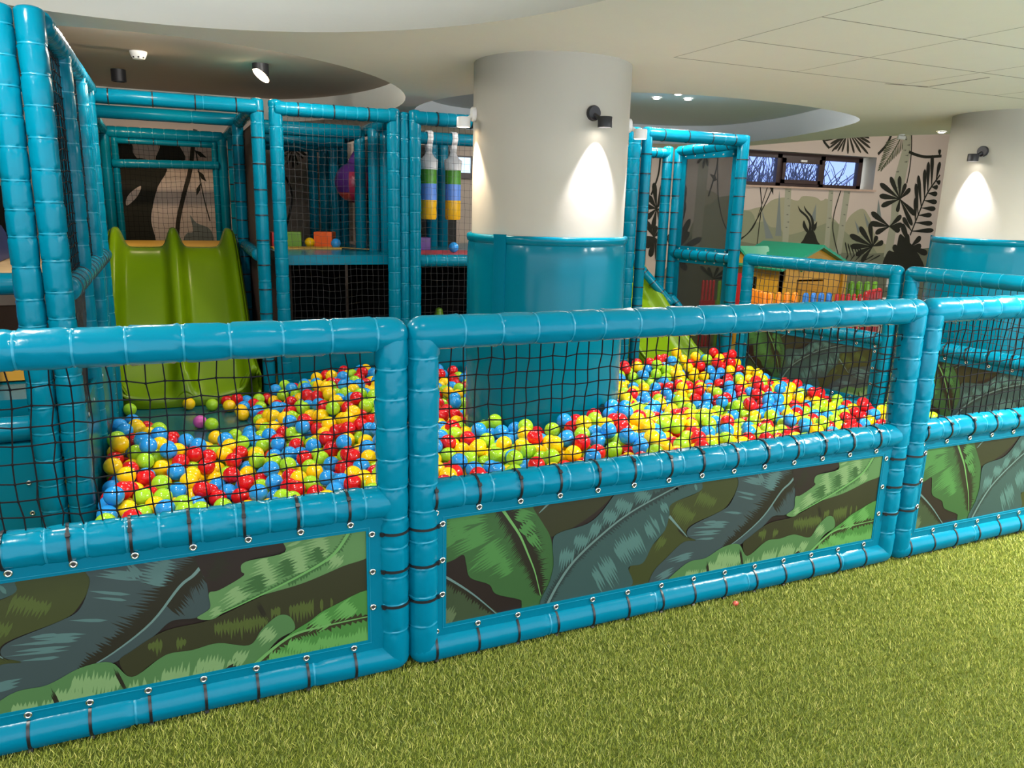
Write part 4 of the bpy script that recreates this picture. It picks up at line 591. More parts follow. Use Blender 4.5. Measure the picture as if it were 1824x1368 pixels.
def sconce(P, ang, z, m, label, side, warm=False, power=9):
    cx, cy, R = P; a = math.radians(ang); nx, ny = math.cos(a), math.sin(a); tx, ty = -ny, nx
    root = thing('wall_lamp', label, 'lamp', (cx + nx * R, cy + ny * R, z), a)
    mb = MB(); mb.lathe([(.001, -.001), (.042, -.001), (.042, .018), (.038, .024), (.001, .024)], 28, (0, 0, 0), axis='x', cap=False)
    mb.build('base_plate', M[m], root)
    mb = MB(); mb.tube([(.02, 0, -.01), (.05, side * .015, -.03), (.075, side * .028, -.045)], .012, 10); mb.build('arm', M[m], root)
    c_ = (.078, side * .034, -.05)
    mb = MB(); mb.lathe([(.002, .028), (.038, .028), (.041, .024), (.041, -.03), (.037, -.03), (.037, -.018), (.002, -.018)], 28, c_, cap=False); mb.build('lamp_head', M[m], root)
    mb = MB(); mb.lathe([(.001, -.020), (.034, -.020), (.034, -.0225), (.001, -.0225)], 20, c_, cap=False); mb.build('bulb', M['lampwarm' if warm else 'lamp'], root)
    L = bpy.data.lights.new('lamp_beam', 'SPOT'); L.energy = power * 4.8; L.spot_size = math.radians(64); L.spot_blend = .5; L.shadow_soft_size = .02
    L.color = (1, .80, .58) if warm else (.97, .93, 1.)
    lo = bpy.data.objects.new('lamp_beam', L); COL.objects.link(lo); lo.parent = root; lo.location = (c_[0] - .004, c_[1], c_[2] - .035); lo.rotation_euler = (0, math.radians(8), 0)
sconce(P1, 273, 2.115, 'black', 'black wall lamp on the front of the ball pit pillar', 1, False, 11)
sconce(P1, 172, 2.125, 'white', 'white wall lamp on the left side of the ball pit pillar', 1, True, 9)
sconce(P1, 341, 2.10, 'white', 'white wall lamp on the right side of the ball pit pillar', -1, False, 7)
sconce(P2, 190, 2.115, 'black', 'black wall lamp on the pillar at the right edge', -1, False, 9)

# ceiling fittings
def can_spot(x, y, z, label, cat, m, tilt=None, h=.15, r=.06, warm=True, power=0, aim=None):
    root = thing('ceiling_spotlight', label, cat, (x, y, z))
    mb = MB()
    if tilt:
        R_ = []
        for k, (zz) in enumerate((0, -.04, None)):
            R_.append([(r * math.cos(a), r * math.sin(a), (zz if zz is not None else -.085 - tilt * r * math.cos(a - .5))) for a in [2 * PI * j / 32 for j in range(32)]])
        mb.rings(R_, None, True); mb.build('housing', M[m], root)
        mb = MB(); b = [( .93 * r * math.cos(a), .93 * r * math.sin(a), -.086 - tilt * r * math.cos(a - .5) ) for a in [2 * PI * j / 32 for j in range(32)]]
        mb.poly([(p[0], p[1], p[2] - .002) for p in b]); mb.poly([(p[0], p[1], p[2] - .0005) for p in b]); mb.build('lens', M['lampwarm'], root, False)
    else:
        mb.lathe([(.001, 0), (r, 0), (r, -h), (r * .85, -h), (r * .8, -h + .02), (.001, -h + .02)], 32, cap=False); mb.build('housing', M[m], root)
    if power:
        L = bpy.data.lights.new('spot_beam', 'SPOT'); L.energy = power; L.spot_size = math.radians(120); L.spot_blend = .6; L.shadow_soft_size = .05; L.color = (1, .74, .48)
        lo = bpy.data.objects.new('spot_beam', L); COL.objects.link(lo); lo.parent = root; lo.location = (0, 0, -.17)
        lo.rotation_euler = Vector(aim).to_track_quat('-Z', 'Y').to_euler()
    return root
can_spot(-.32, 5.55, 2.66, 'small black cylinder spotlight left of the lit one, on the recessed ceiling', 'spotlight', 'black', None, .10, .06, power=22, aim=(.1, .45, -.8))  # beam added to this fitting to brighten the mural behind the slide
can_spot(.76, 4.55, 2.66, 'lit bronze spotlight on the recessed ceiling above the double slide', 'spotlight', 'black', .75, .1, .065, power=60, aim=(-.55, -.15, -.5))
root = thing('smoke_detector', 'white smoke detector on the recessed ceiling', 'detector', (-.13, 4.5, 2.66))
mb = MB(); mb.lathe([(.001, 0), (.062, 0), (.062, -.012), (.048, -.045), (.04, -.055), (.001, -.055)], 28, cap=False); mb.build('housing', M['white'], root)
mb = MB()
for a in range(8): mb.box(-.006, .006, .043, .050, -.05, -.04, 0, Matrix.Rotation(a * PI / 4, 4, 'Z'))
mb.build('vent', M['darkhole'], root, False)
def downlight(x, y, z, label, group=None, power=0, col=(1, .92, .82), r=.035, size=None, bulb=False):
    root = thing('downlight', label, 'downlight', (x, y, z), 0, group)
    mb = MB(); mb.lathe([(r, .0), (r * 1.35, 0), (r * 1.35, -.006), (r, -.010), (r, 0)], 24, cap=False); mb.build('trim_ring', M['white'], root)
    mb = MB(); mb.lathe([(.001, -.003), (r, -.003), (r * .7, -.012), (.001, -.014)], 20, cap=False); mb.build('bulb', M['lamp'], root)
    if power:
        if bulb:
            L = bpy.data.lights.new('bulb_light', 'POINT'); L.shadow_soft_size = size; L.energy = power; L.color = col
        else:
            L = bpy.data.lights.new('downlight_beam', 'AREA'); L.shape = 'DISK'; L.size = size or .12; L.energy = power; L.color = col; L.spread = math.radians(170)
        lo = bpy.data.objects.new('downlight_beam', L); COL.objects.link(lo); lo.parent = root; lo.location = (0, 0, -.08 if bulb else -.02)
for x, y, l in ((4.45, 4.37, 'left of the group of three'), (4.46, 4.03, 'rear of the group of three'), (4.74, 4.26, 'right of the group of three'), (4.88, 3.83, 'alone to the right of the group')):
    downlight(x, y, 2.655, 'small lit downlight in the grey recess, ' + l, 'downlights in the grey recess', 9)
downlight(7.2, 3.36, CZ - .002, 'lit downlight at the ceiling edge beside the right pillar', None, 6)
root = thing('security_camera', 'small white security camera at the ceiling edge', 'camera', (7.16, 3.80, 2.429))
mb = MB(); mb.lathe([(.001, 0), (.03, 0), (.03, -.012), (.001, -.012)], 20, cap=False); mb.build('bracket', M['white'], root)
mb = MB(); mb.tube([(-.035, .014, -.03), (.03, -.025, -.036)], .02, 16); mb.build('body', M['white'], root)
mb = MB(); mb.tube([(.03, -.025, -.036), (.036, -.029, -.0366)], .016, 16); mb.build('lens', M['black'], root)

# ================================================================== front fence
FX = (-1.62, .725, 3.075); FL = 2.24
f0 = fence_panel('safety_fence_panel', 'padded teal fence panel in the middle, pillar behind its net', (FX[1], 0, 0), 0, FL, 'padded fence panels in front of the ball pit')
def kids(o): return [c for c in bpy.data.objects if c.parent == o]
for x, l in ((FX[0], 'padded teal fence panel at the left, double slide behind its net'), (FX[2], 'padded teal fence panel cut off by the right edge of the picture')):
    r = f0.copy(); COL.objects.link(r); r.location = (x, 0, 0); r['label'] = l
    for ch in kids(f0):
        c = ch.copy(); COL.objects.link(c); c.parent = r
# far fence
def far_panel(a, b, label):
    d = Vector((b[0] - a[0], b[1] - a[1], 0)); L_ = d.length; d.normalize()
    return fence_panel('safety_fence_panel', label, (a[0], a[1], 0), math.atan2(d.y, d.x), L_, 'padded fence panels at the far side of the ball pit', H=1.165, near=False, netmat='netgrey')
far_panel((4.85, 3.29), (5.15, 1.94), 'far padded fence panel with the toy house behind its net')
far_panel((5.18, 1.82), (5.40, .13), 'far padded fence panel with the right pillar behind its net')

# ================================================================== pit floor and low pit walls
pit = [(-.44, .07), (5.34, .07), (5.10, 1.87), (4.80, 3.28), (4.6, 3.9), (1.88, 3.9), (-.44, 3.9)]
def pit_mesh():
    bm = bmesh.new(); es = []; loops_ = []
    for pts in (pit, [(2.21 + .512 * math.cos(2 * PI * i / 64), 2.135 + .512 * math.sin(2 * PI * i / 64)) for i in range(64)]):
        vs = [bm.verts.new((x, y, .025)) for x, y in pts]; loops_.append(vs); es += [bm.edges.new((vs[i], vs[(i + 1) % len(vs)])) for i in range(len(vs))]
    bmesh.ops.triangle_fill(bm, edges=es, use_beauty=True)
    for vs in loops_:
        lo = [bm.verts.new((v.co.x, v.co.y, .003)) for v in vs]
        for i in range(len(vs)): bm.faces.new((vs[i], vs[(i + 1) % len(vs)], lo[(i + 1) % len(vs)], lo[i]))
    bmesh.ops.recalc_face_normals(bm, faces=bm.faces)
    me = bpy.data.meshes.new('pit_mat'); bm.to_mesh(me); bm.free(); me.materials.append(M['pitfloor']); return me
o = link(pit_mesh(), 'pit_mat'); tag(o, 'shiny teal floor mat of the ball pit', 'mat'); FZ = .025
def soft_wall(x0, x1, y, z1, label, th=.05, rz=0, eye=True):
    root = thing('pit_wall_pad', label, 'padding', (x0, y, 0), rz); L_ = x1 - x0
    mb = MB(); mb.box(0, L_, 0, th, .0, z1); 
    o = mb.build('pad', M['pad'], root, False)
    bv = o.modifiers.new('b', 'BEVEL'); bv.width = .012; bv.segments = 3
    if eye:
        for i in range(int(L_ / .3) + 1):
            g = link(GROM, 'grommet', root, (.06 + i * .3, -.003, z1 - .06))
    return root
soft_wall(.72, 1.66, 3.94, .56, 'low teal padded wall at the back of the pit right of the double slide')
soft_wall(1.86, 3.52, 3.94, .50, 'low teal padded wall at the back of the pit behind the pillar')
soft_wall(1.66, 3.86, -.43, .62, 'low teal padded wall along the left side of the ball pit', .03, 0)
w_ = [o for o in bpy.data.objects if o.get('label', '').startswith('low teal padded wall along the left')][0]; w_.location = (-.425, 1.68, 0); w_.rotation_euler[2] = PI / 2

# ================================================================== play towers
TM = None
def bar(root, name, a, b, r=.05, seg=.13, ties=0, seed=1, fine=False, n=16):
    return padobj(name, root, a, b, r, seg, n, fine, (True, True), seed, None, ties, None, .4)
R0 = .052
# ---- left tower
t = thing('play_tower', 'tall teal padded climbing tower nearest the camera at the left edge', 'play tower', (0, 0, 0), 0, 'padded play towers')
for k, (x, y) in enumerate(((-.59, 1.6), (-.474, 1.6))): bar(t, 'post', (x, y, .03), (x, y, 2.33), .057, .125, 0, 21 + k, True, 28)
for k, (y, rr) in enumerate(((2.35, .05), (3.13, .05), (3.30, .045), (3.74, .05))): bar(t, 'post', (-.45, y, .03), (-.45, y, 2.3), rr, .13, 0, 25 + k)
for x, y in ((-1.75, 1.6), (-1.75, 3.74)): bar(t, 'post', (x, y, .03), (x, y, 2.3), .052, .13, 0, 31)
bar(t, 'top_beam', (-1.75, 1.6, 2.3), (-.59, 1.6, 2.3), .055, .12, 0, 41, True, 24)
bar(t, 'top_beam', (-.45, 1.66, 2.30), (-.45, 3.9, 2.30), .055, .13, 0, 42)
bar(t, 'top_beam', (-1.75, 1.6, 2.3), (-1.75, 3.74, 2.3), .05, .13, 0, 43)
bar(t, 'side_rail', (-.45, 1.68, 1.17), (-.45, 3.9, 1.18), .055, .13, .16, 44)
netobj(t, (-.45, 1.66), (-.45, 2.32), 1.2, 2.27, .05, .05, .0024, 'net', 6, True)
netobj(t, (-.45, 2.4), (-.45, 3.1), 1.2, 2.27, .05, .05, .0024, 'net', 7, False)
netobj(t, (-.45, 3.34), (-.45, 3.72), 1.2, 2.27, .05, .05, .0022, 'net', 8, False)
mb = MB(); R_ = []
for i in range(9):
    u = i / 8; z0_ = 1.14; z1_ = .48 + .62 * u ** 1.5; R_.append([(-.435 + .018 * math.sin(11 * u + 5 * v), 1.67 + .42 * u, z0_ + (z1_ - z0_) * v) for v in [k / 8 for k in range(9)]])
for i in range(8):
    for j in range(8): mb.poly([R_[i][j], R_[i + 1][j], R_[i + 1][j + 1], R_[i][j + 1]])
mb.build('slack_net', M['meshshade'], t, True)
mb = MB(); mb.box(-1.72, -.52, 2.2, 3.7, 1.10, 1.20); mb.build('deck', M['wood'], t, False)
bar(t, 'deck_rail', (-1.72, 2.18, 1.15), (-.56, 2.18, 1.15), .055, .3, 0, 51)
mb = MB(); mb.box(-1.7, -.60, 2.9, 2.95, .30, .95); mb.build('shade_backing', M['brownwall'], t, False)  # brown sheet standing in for the shade below the deck
bar(t, 'back_beam', (-1.75, 3.74, 2.28), (-.45, 3.74, 2.28), .05, .13, 0, 52)
# lower left: orange pad, roll and panel beside the tower foot
t2 = thing('soft_step', 'teal soft play step with a rolled edge at the foot of the left tower', 'soft step', (0, 0, 0))
mb = MB(); mb.box(-1.72, -.655, 1.63, 1.69, .02, .47); o = mb.build('front_panel', M['pad'], t2, False)
for z in (.13, .28): link(GROM, 'grommet', o, (-.685, 1.627, z))
bar(t2, 'roll', (-1.72, 1.68, .53), (-.66, 1.68, .53), .06, .4, 0, 53, True, 24)
mb = MB(); mb.box(-1.72, -.66, 1.9, 2.5, .02, .62); mb.build('cushion', M['pad'], t2, False)
mb = MB(); mb.box(-1.72, -.70, 2.3, 2.42, .63, .86); o = mb.build('foam_block', M['amber'], None, False); tag(o, 'amber foam block behind the left tower posts', 'foam block')
mb = MB(); mb.box(-1.5, -.845, 2.13, 2.16, .75, 1.14); o = mb.build('blue_panel', M['blue'], None, False); tag(o, 'bright blue vinyl panel at the far left edge under the tower deck', 'panel')
mb = MB(); R_ = []
for i in range(9):
    a = PI * i / 8; R_.append([(-1.75 + .83 * j / 6, 3.0 + .35 * math.cos(a), 1.205 + .33 * math.sin(a) * (1 - .35 * (j / 6) ** 3)) for j in range(7)])
for i in range(8):
    for j in range(6): mb.poly([R_[i][j], R_[i + 1][j], R_[i + 1][j + 1], R_[i][j + 1]])
mb.poly([R_[i][6] for i in range(9)]); mb.poly([R_[i][0] for i in range(9)]); mb.poly([R_[0][0], R_[0][6], R_[8][6], R_[8][0]])
o = mb.build('soft_arch', M['navy'], None, True); tag(o, 'navy foam arch on the deck of the left tower', 'foam arch')

# ---- slide tower
YF = 3.95
t = thing('play_tower', 'teal padded tower that frames the green double slide', 'play tower', (0, 0, 0), 0, 'padded play towers')
for k, (x, y, z1, ti) in enumerate(((-.53, 3.97, 2.28, .19), (.655, 3.97, 2.31, .19), (-.54, 5.06, 2.24, .16), (.60, 5.06, 2.24, .16), (-.53, 6.45, 2.2, 0), (.55, 6.45, 2.2, 0), (-.60, 5.8, 2.2, .16), (.61, 5.8, 2.2, .16))):
    bar(t, 'post', (x, y, .03), (x, y, z1), .05, .3, ti, 61 + k)
bar(t, 'top_beam', (-.50, YF, 2.265), (.64, YF, 2.265), .052, .8, .28, 71)
bar(t, 'top_beam', (-.52, 5.06, 2.26), (.60, 5.06, 2.26), .052, .8, 0, 72)
bar(t, 'top_beam', (-.53, 6.45, 2.2), (.55, 6.45, 2.2), .055, .11, 0, 73)
for x in (-.54, .61): bar(t, 'side_beam', (x, 4.0, 2.25), (x, 6.45, 2.22), .05, .2, 0, 74); bar(t, 'side_rail', (x + .01, 4.0, 1.17), (x, 6.4, 1.20), .05, .10, 0, 75)
for x in (-.445, .475): bar(t, 'inner_post', (x, 6.44, 1.15), (x, 6.44, 2.14), .032, .095, 0, 77)
bar(t, 'cross_bar', (-.47, 6.42, 1.90), (.50, 6.42, 1.92), .042, .105, 0, 78)
bar(t, 'inner_beam', (-.445, 6.44, 2.12), (.475, 6.44, 2.12), .03, .2, .22, 79)
netobj(t, (-.42, 6.44), (.45, 6.44), 1.14, 2.1, .047, .05, .0019, 'net', 12)
mb = MB(); mb.box(-.52, .60, 5.02, 6.42, 1.04, 1.135); mb.build('deck', M['vinyl'], t, False)
mb = MB(); mb.box(-.50, .58, 5.35, 6.40, 1.136, 1.155); mb.build('deck_mat', M['yellowmat'], t, False)
for x in (-.62, .66): 
    mb = MB(); mb.box(x - .004, x + .004, 4.05, 6.4, 0, 2.18); mb.build('side_panel', M['brownwall'], t, False)
mb = MB(); mb.box(-.6, .62, 6.5, 6.52, 0, 1.04); mb.build('shade_backing', M['darkback'], t, False)  # black sheet standing in for the shade below the slide deck

# ---- double slide
def slide(name, label, prof, half, rails, railh, loc, rz, group=None, lanes=2):
    root = thing(name, label, 'slide', loc, rz, group); mb = MB()
    prof = smooth_loop(prof, 6, False); n = len(prof); NX = 64; R_ = []
    for k, (y, z) in enumerate(prof):
        s_ = k / (n - 1); hw = half[0] + (half[1] - half[0]) * s_
        end = max(0, (s_ - .86) / .14)
        inset = hw * .10 * end ** 2.2
        row = []
        for i in range(NX + 1):
            u = -1 + 2 * i / NX; x = u * (hw - inset)
            h = 0
            for rr in rails: 
                d = abs(u - rr) * hw
                h = max(h, math.exp(-(d / .060) ** 3) * (1.0 - .45 * end if abs(rr) > .9 else 1 - .8 * end))
            lane = 0
            edges = sorted(rails)
            for a, b in zip(edges, edges[1:]):
                if a <= u <= b: lane = ((2 * (u - a) / (b - a) - 1) ** 4) * .055 * (1 - .6 * end)
            row.append((x, y + .19 * abs(u) ** 5 * end ** 1.6 * hw / .5, z + railh * h + lane * (1 - h)))
        R_.append(row)
    for row in R_: pass
    base = len(mb.v)
    for row in R_: mb.v += row
    W_ = NX + 1
    for k in range(n - 1):
        for i in range(NX): mb.face((base + k * W_ + i, base + k * W_ + i + 1, base + (k + 1) * W_ + i + 1, base + (k + 1) * W_ + i))
    o = mb.build('chute', M['slide'], root, True, 80); so = o.modifiers.new('s', 'SOLIDIFY'); so.thickness = .028; so.offset = -1
    # outer skirts under the rails
    for e in (0, NX):
        a = [R_[k][e] for k in range(n)]; sg = -1 if e == 0 else 1; mb = MB()
        st = []
        for k in range(n):
            x, y, z = a[k]; zl = max(.03, z - .20); st.append([(x + sg * .012, y, z - .01), (x + sg * .030, y, z - .05), (x + sg * .024, y, zl), (x + sg * .004, y, zl), (x - sg * .004, y, z - .04)])
        mb.rings(st, None, True); mb.build('side_skirt', M['slide'], root, True, 50)
    mb = MB(); row = R_[-1]; row0 = R_[-2]
    st = [[(p[0], p[1] + .012, max(.05, p[2])), (p[0], p[1] - .014, p[2] + .004), (p[0], p[1] - .022, max(.05, p[2] - .02)), (p[0], p[1] - .014, .03), (p[0], p[1] + .03, .03)] for p in row]
    mb.rings(st, None, True); mb.build('foot_lip', M['slide'], root, True, 60)
    return root
slide('double_slide', 'wide lime green plastic slide with two lanes', [(5.10, 1.165), (4.98, 1.155), (4.88, 1.10), (4.72, .95), (4.50, .70), (4.28, .455), (4.14, .31), (4.04, .215), (3.97, .16), (3.90, .115), (3.86, .085)], (.47, .55), (-.955, 0, .955), .17, (.02, 0, 0), 0)
slide('slide', 'narrow green plastic slide coming down behind the pillar at right', [(1.55, 1.22), (1.3, 1.17), (1.12, 1.04), (.98, .92), (.75, .72), (.5, .49), (.3, .31), (.12, .17), (.0, .11), (-.06, .09)], (.30, .36), (-.95, .95), .16, (4.20, 3.36, 0), math.radians(7))

# ---- deck with foam cubes
t = thing('play_tower', 'teal padded tower with foam cubes on its deck, left of the hanging bags', 'play tower', (0, 0, 0), 0, 'padded play towers')
for k, (x, y, z1) in enumerate(((.79, 3.97, 2.31), (1.70, 3.97, 2.31), (1.63, 4.88, 2.2), (1.665, 4.5, 2.2), (1.765, 4.48, 2.2), (1.63, 5.65, 2.2), (1.41, 6.1, 2.15), (1.505, 6.0, 2.15), (1.52, 5.55, 2.2), (.80, 6.2, 2.2))):
    bar(t, 'post', (x, y, .03 if k < 2 else 1.15), (x, y, z1), .052 if k < 2 else .05, .14 if k < 2 else .9, 0, 81 + k, k < 2, 20)
bar(t, 'top_beam', (.79, YF, 2.265), (1.70, YF, 2.265), .052, .085, .27, 91)
bar(t, 'inner_beam', (.80, 4.85, 2.20), (1.62, 4.85, 2.20), .06, .9, 0, 92)
bar(t, 'inner_beam', (.80, 5.5, 2.16), (1.60, 5.5, 2.16), .06, .9, 0, 93)
bar(t, 'inner_beam', (.80, 6.1, 2.14), (1.50, 6.1, 2.14), .06, .9, 0, 94)
bar(t, 'side_beam', (1.72, 4.0, 2.24), (1.66, 6.1, 2.2), .05, .9, 0, 95)
mb = MB(); mb.box(.80, 1.70, 4.03, 6.2, 1.085, 1.165); o = mb.build('deck', M['vinyl'], t, False)
mb = MB(); mb.box(.82, 1.42, 4.75, 4.98, 1.166, 1.178); mb.poly([(1.42, 4.75, 1.178), (1.66, 4.45, 1.178), (1.66, 4.56, 1.178), (1.42, 4.98, 1.178)]); mb.build('deck_mat', M['yellowmat'], t, False)
mb = MB(); mb.box(.80, 1.75, 6.25, 6.27, 0, 1.08); mb.box(1.77, 1.78, 4.1, 6.2, 0, 1.08); mb.build('shade_backing', M['darkback'], t, False)  # black sheets standing in for the shade below the cube deck
mb = MB(); mb.box(1.862, 1.868, 4.1, 6.2, 1.17, 2.2); mb.build('side_sheet', M['pad'], t, False)
mb = MB(); mb.box(.80, 1.86, 6.30, 6.304, 1.16, 2.2); mb.build('mesh_or_shade_panel', M['shadeveil'], t, False)  # added veil that darkens the unlit wall behind the cubes
mb = MB(); mb.box(.81, 1.0, 5.0, 5.02, .1, 1.08); mb.build('timber_upright', M['brownwall'], t, False)
netobj(t, (.83, 3.975), (1.66, 3.975), .56, 2.21, .047, .055, .0011, 'netgrey', 14)
def foam_cube(x, y, z, sx, sy, sz, m, label, rz=0):
    o = bpy.data.objects.new('foam_cube', None)
    mb = MB(); mb.box(-sx / 2, sx / 2, -sy / 2, sy / 2, 0, sz); o = mb.build('foam_cube', M[m], None, False); o.location = (x, y, z); o.rotation_euler[2] = rz
    bv = o.modifiers.new('b', 'BEVEL'); bv.width = .006; bv.segments = 2
    tag(o, label, 'foam cube', 'foam cubes on the decks')
ZD = 1.165
foam_cube(1.045, 5.12, ZD, .15, .14, .14, 'limefoam', 'lime green foam cube on the deck beside the red one', -.15)
foam_cube(.90, 5.16, ZD, .10, .14, .135, 'redfoam', 'red foam cube half hidden behind the tower post', 0)
foam_cube(1.33, 5.08, ZD, .17, .16, .145, 'orange', 'bright orange foam cube on the deck', -.42)
BALL_R = .046
def ball_mesh(m, nu=28, nv=16):
    mb = MB(); mb.sphere((0, 0, 0), BALL_R, nu, nv); return mb.mesh('play_ball', M[m], True, 180)
BM = {k: ball_mesh(k) for k in ('bred', 'byel', 'bgrn', 'bblu', 'bpnk')}
def ball(m, x, y, z, label, group=None):
    o = link(BM[m], 'play_ball', None, (x, y, z)); return tag(o, label, 'ball', group)
ball('byel', 1.185, 5.05, ZD + BALL_R, 'yellow ball between the green and orange cubes on the deck')
ball('bblu', 1.40, 4.91, ZD + BALL_R, 'light blue ball in front of the orange cube on the deck')
t = thing('hanging_ball', 'big purple and raspberry ball hung from a strap in the tower', 'hanging ball', (1.66, 5.24, 1.77))
mb = MB(); NU = 24
mb.sphere((0, 0, 0), .19, NU, 18, 0, lambda i, j: 0 if i < 6 else ((0 if (j // 4) % 2 else 1) if i < 12 else (2 if (j // 4) % 2 else 1)))
mb.build('ball', [M['purple'], M['pink'], M['coral']], t, True, 180)
mb = MB(); mb.tube([(0, 0, .17), (.03, 0, .3), (.03, 0, .42)], [.07, .03, .02], 12); mb.build('strap', M['purple'], t)

# ---- deck with hanging bags
t = thing('play_tower', 'teal padded tower with two hanging bags, partly behind the pillar', 'play tower', (0, 0, 0), 0, 'padded play towers')
for k, (x, y, z1, z0_) in enumerate(((1.79, 3.99, 2.29, .03), (1.88, 3.97, 2.31, .03), (3.45, 3.97, 2.31, .03), (2.55, 5.6, 2.2, 1.14), (2.70, 5.7, 2.2, 1.14), (3.35, 5.2, 2.2, 1.14), (3.46, 4.9, 2.2, 1.14))):
    bar(t, 'post', (x, y, z0_), (x, y, z1), .050 if k < 3 else .06, .15 if k < 3 else .9, 0, 101 + k, k < 3, 20)
bar(t, 'top_beam', (1.88, YF, 2.265), (3.45, YF, 2.265), .055, .085, .30, 111)
bar(t, 'inner_beam', (1.9, 4.62, 2.17), (3.45, 4.62, 2.17), .055, 1.5, 0, 112)
bar(t, 'deck_rail', (1.90, 4.02, 1.115), (3.45, 4.02, 1.115), .052, .09, 0, 113)
mb = MB(); mb.box(1.86, 3.45, 4.05, 6.2, 1.08, 1.15); mb.build('deck', M['vinyl'], t, False)
mb = MB(); mb.box(1.90, 3.40, 4.08, 4.7, 1.151, 1.163); mb.build('deck_mat', M['redmat'], t, False)
mb = MB(); mb.box(1.86, 3.5, 6.25, 6.27, 0, 1.08); mb.box(3.52, 3.53, 4.1, 6.2, 0, 1.08); mb.build('shade_backing', M['darkback'], t, False)  # black sheets standing in for the shade below the bag deck
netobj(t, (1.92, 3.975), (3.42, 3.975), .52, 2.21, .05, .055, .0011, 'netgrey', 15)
mb = MB(); mb.box(1.9, 2.93, 5.9, 5.904, 1.15, 2.2); mb.build('mesh_or_shade_panel', M['meshshade'], t, False)  # added veil that paints the shade behind the bags
def bag(x, y, label):
    t = thing('hanging_bag', label, 'hanging bag', (x, y, 0), 0, 'hanging bags')
    r = .073
    mb = MB(); mb.lathe([(.001, 1.45), (r * .9, 1.45), (r, 1.47), (r, 1.625), (r, 1.77), (r * 1.01, 1.90)], 28, (0, 0, 0), [0, 0, 0, 1, 2, 2], cap=False)
    mb.build('bag', [M['bagyellow'], M['bagblue'], M['baggreen']], t, True, 60)
    mb = MB(); R_ = []
    for z, rx, ry in ((1.895, r * 1.06, r * 1.06), (1.95, r * 1.12, r), (1.985, r * 1.15, r * .8), (2.00, r * .8, r * .55), (2.03, r * .5, r * .35), (2.06, .028, .02)):
        R_.append([(rx * math.cos(a), ry * math.sin(a), z) for a in [2 * PI * j / 24 for j in range(24)]])
    mb.rings(R_, None, True); mb.build('cap', M['bagwhite'], t, True, 60)
    mb = MB(); w_ = .026; path = [(-.016, 2.05), (-.030, 2.12), (-.058, 2.17), (-.045, 2.222), (0, 2.238), (.045, 2.222), (.058, 2.17), (.04, 2.10), (.016, 2.06)]
    for i in range(len(path) - 1):
        (y0, z0_), (y1, z1_) = path[i], path[i + 1]
        mb.poly([(-w_, y0, z0_), (w_, y0, z0_), (w_, y1, z1_), (-w_, y1, z1_)])
    o = mb.build('strap', M['bagwhite'], t, True); so = o.modifiers.new('s', 'SOLIDIFY'); so.thickness = .004
bag(2.205, 4.62, 'left striped hanging bag, half behind the tower post')
bag(2.440, 4.62, 'right striped hanging bag, nearer the pillar')
ball('bblu', 2.36, 4.36, 1.163 + BALL_R, 'blue ball on the red deck below the right hanging bag')
foam_cube(2.25, 4.95, 1.151, .12, .12, .12, 'purple', 'dark purple foam cube on the deck under the left bag')
mb = MB(); mb.lathe([(.16, .03), (.15, .06), (.03, .62), (.001, .63)], 24, cap=True); o = mb.build('soft_cone', M['limefoam'], None, True); o.location = (2.3, 4.6, 0); tag(o, 'green cone in the dark below the bag deck', 'cone')

# ---- right tower
t = thing('play_tower', 'teal padded tower at the end of the narrow slide, right of the pillar', 'play tower', (0, 0, 0), 0, 'padded play towers')
A1, A2, B, C1, C2 = (3.62, 3.40), (3.735, 3.39), (4.76, 3.40), (4.55, 4.26), (4.64, 4.19)
for k, (p, z1, ti, rr) in enumerate(((A1, 2.24, 0, .052), (A2, 2.25, .16, .045), (B, 2.24, .16, .052), (C1, 2.18, .16, .050), (C2, 2.16, .16, .050))):
    bar(t, 'post', (*p, .03), (*p, z1), rr, .13 if k == 0 else .8, ti, 121 + k, k == 0, 20)
bar(t, 'top_beam', (*A2, 2.21), (*B, 2.21), .052, .8, .25, 131)
bar(t, 'top_beam', (*C2, 2.15), (*B, 2.19), .05, .8, .14, 132)
bar(t, 'top_beam', (3.66, 4.2, 2.13), (*C1, 2.13), .05, .8, .2, 133)
bar(t, 'mid_rail', (*C2, 1.165), (*B, 1.165), .05, .8, .11, 134)
bar(t, 'hand_rail', (4.02, 4.32, 1.32), (4.54, 4.02, .68), .042, .8, .13, 135)
bar(t, 'hand_rail', (4.62, 4.12, .72), (4.74, 3.9, .5), .04, .8, .13, 136)
d = Vector((B[0] - C2[0], B[1] - C2[1], 0)); L_ = d.length; an = math.atan2(d.y, d.x)
for nm, z0_, z1_ in (('mesh_or_shade_panel', 1.20, 2.12), ('mesh_or_shade_panel', .1, 1.13)):
    mb = MB(); mb.box(.05, L_ - .05, -.003, .003, z0_, z1_); o = mb.build(nm, M['smoke'], t, False); o.location = (*C2, 0); o.rotation_euler[2] = an
    mb = MB(); y0, y1 = -.010, .008; w_ = .045
    mb.box(.03, L_ - .03, y0, y1, z0_ - .03, z0_ + w_); mb.box(.03, L_ - .03, y0, y1, z1_ - w_, z1_ + .03); mb.box(.03, .03 + w_ + .03, y0, y1, z0_ - .03, z1_ + .03); mb.box(L_ - .06 - w_, L_ - .03, y0, y1, z0_ - .03, z1_ + .03)
    o2 = mb.build('border', M['flap'], t, False); o2.location = (*C2, 0); o2.rotation_euler[2] = an
    for i in range(6):
        for z in (z0_ + .02, z1_ - .02):
            g = link(GROM, 'grommet', o2, (.1 + i * (L_ - .2) / 5, y0 - .003, z)); g.scale = (.8, .8, .8)
mb = MB(); mb.box(3.70, 4.46, 4.40, 4.405, .1, 2.1); mb.build('mesh_or_shade_panel', M['smoke'], t, False)
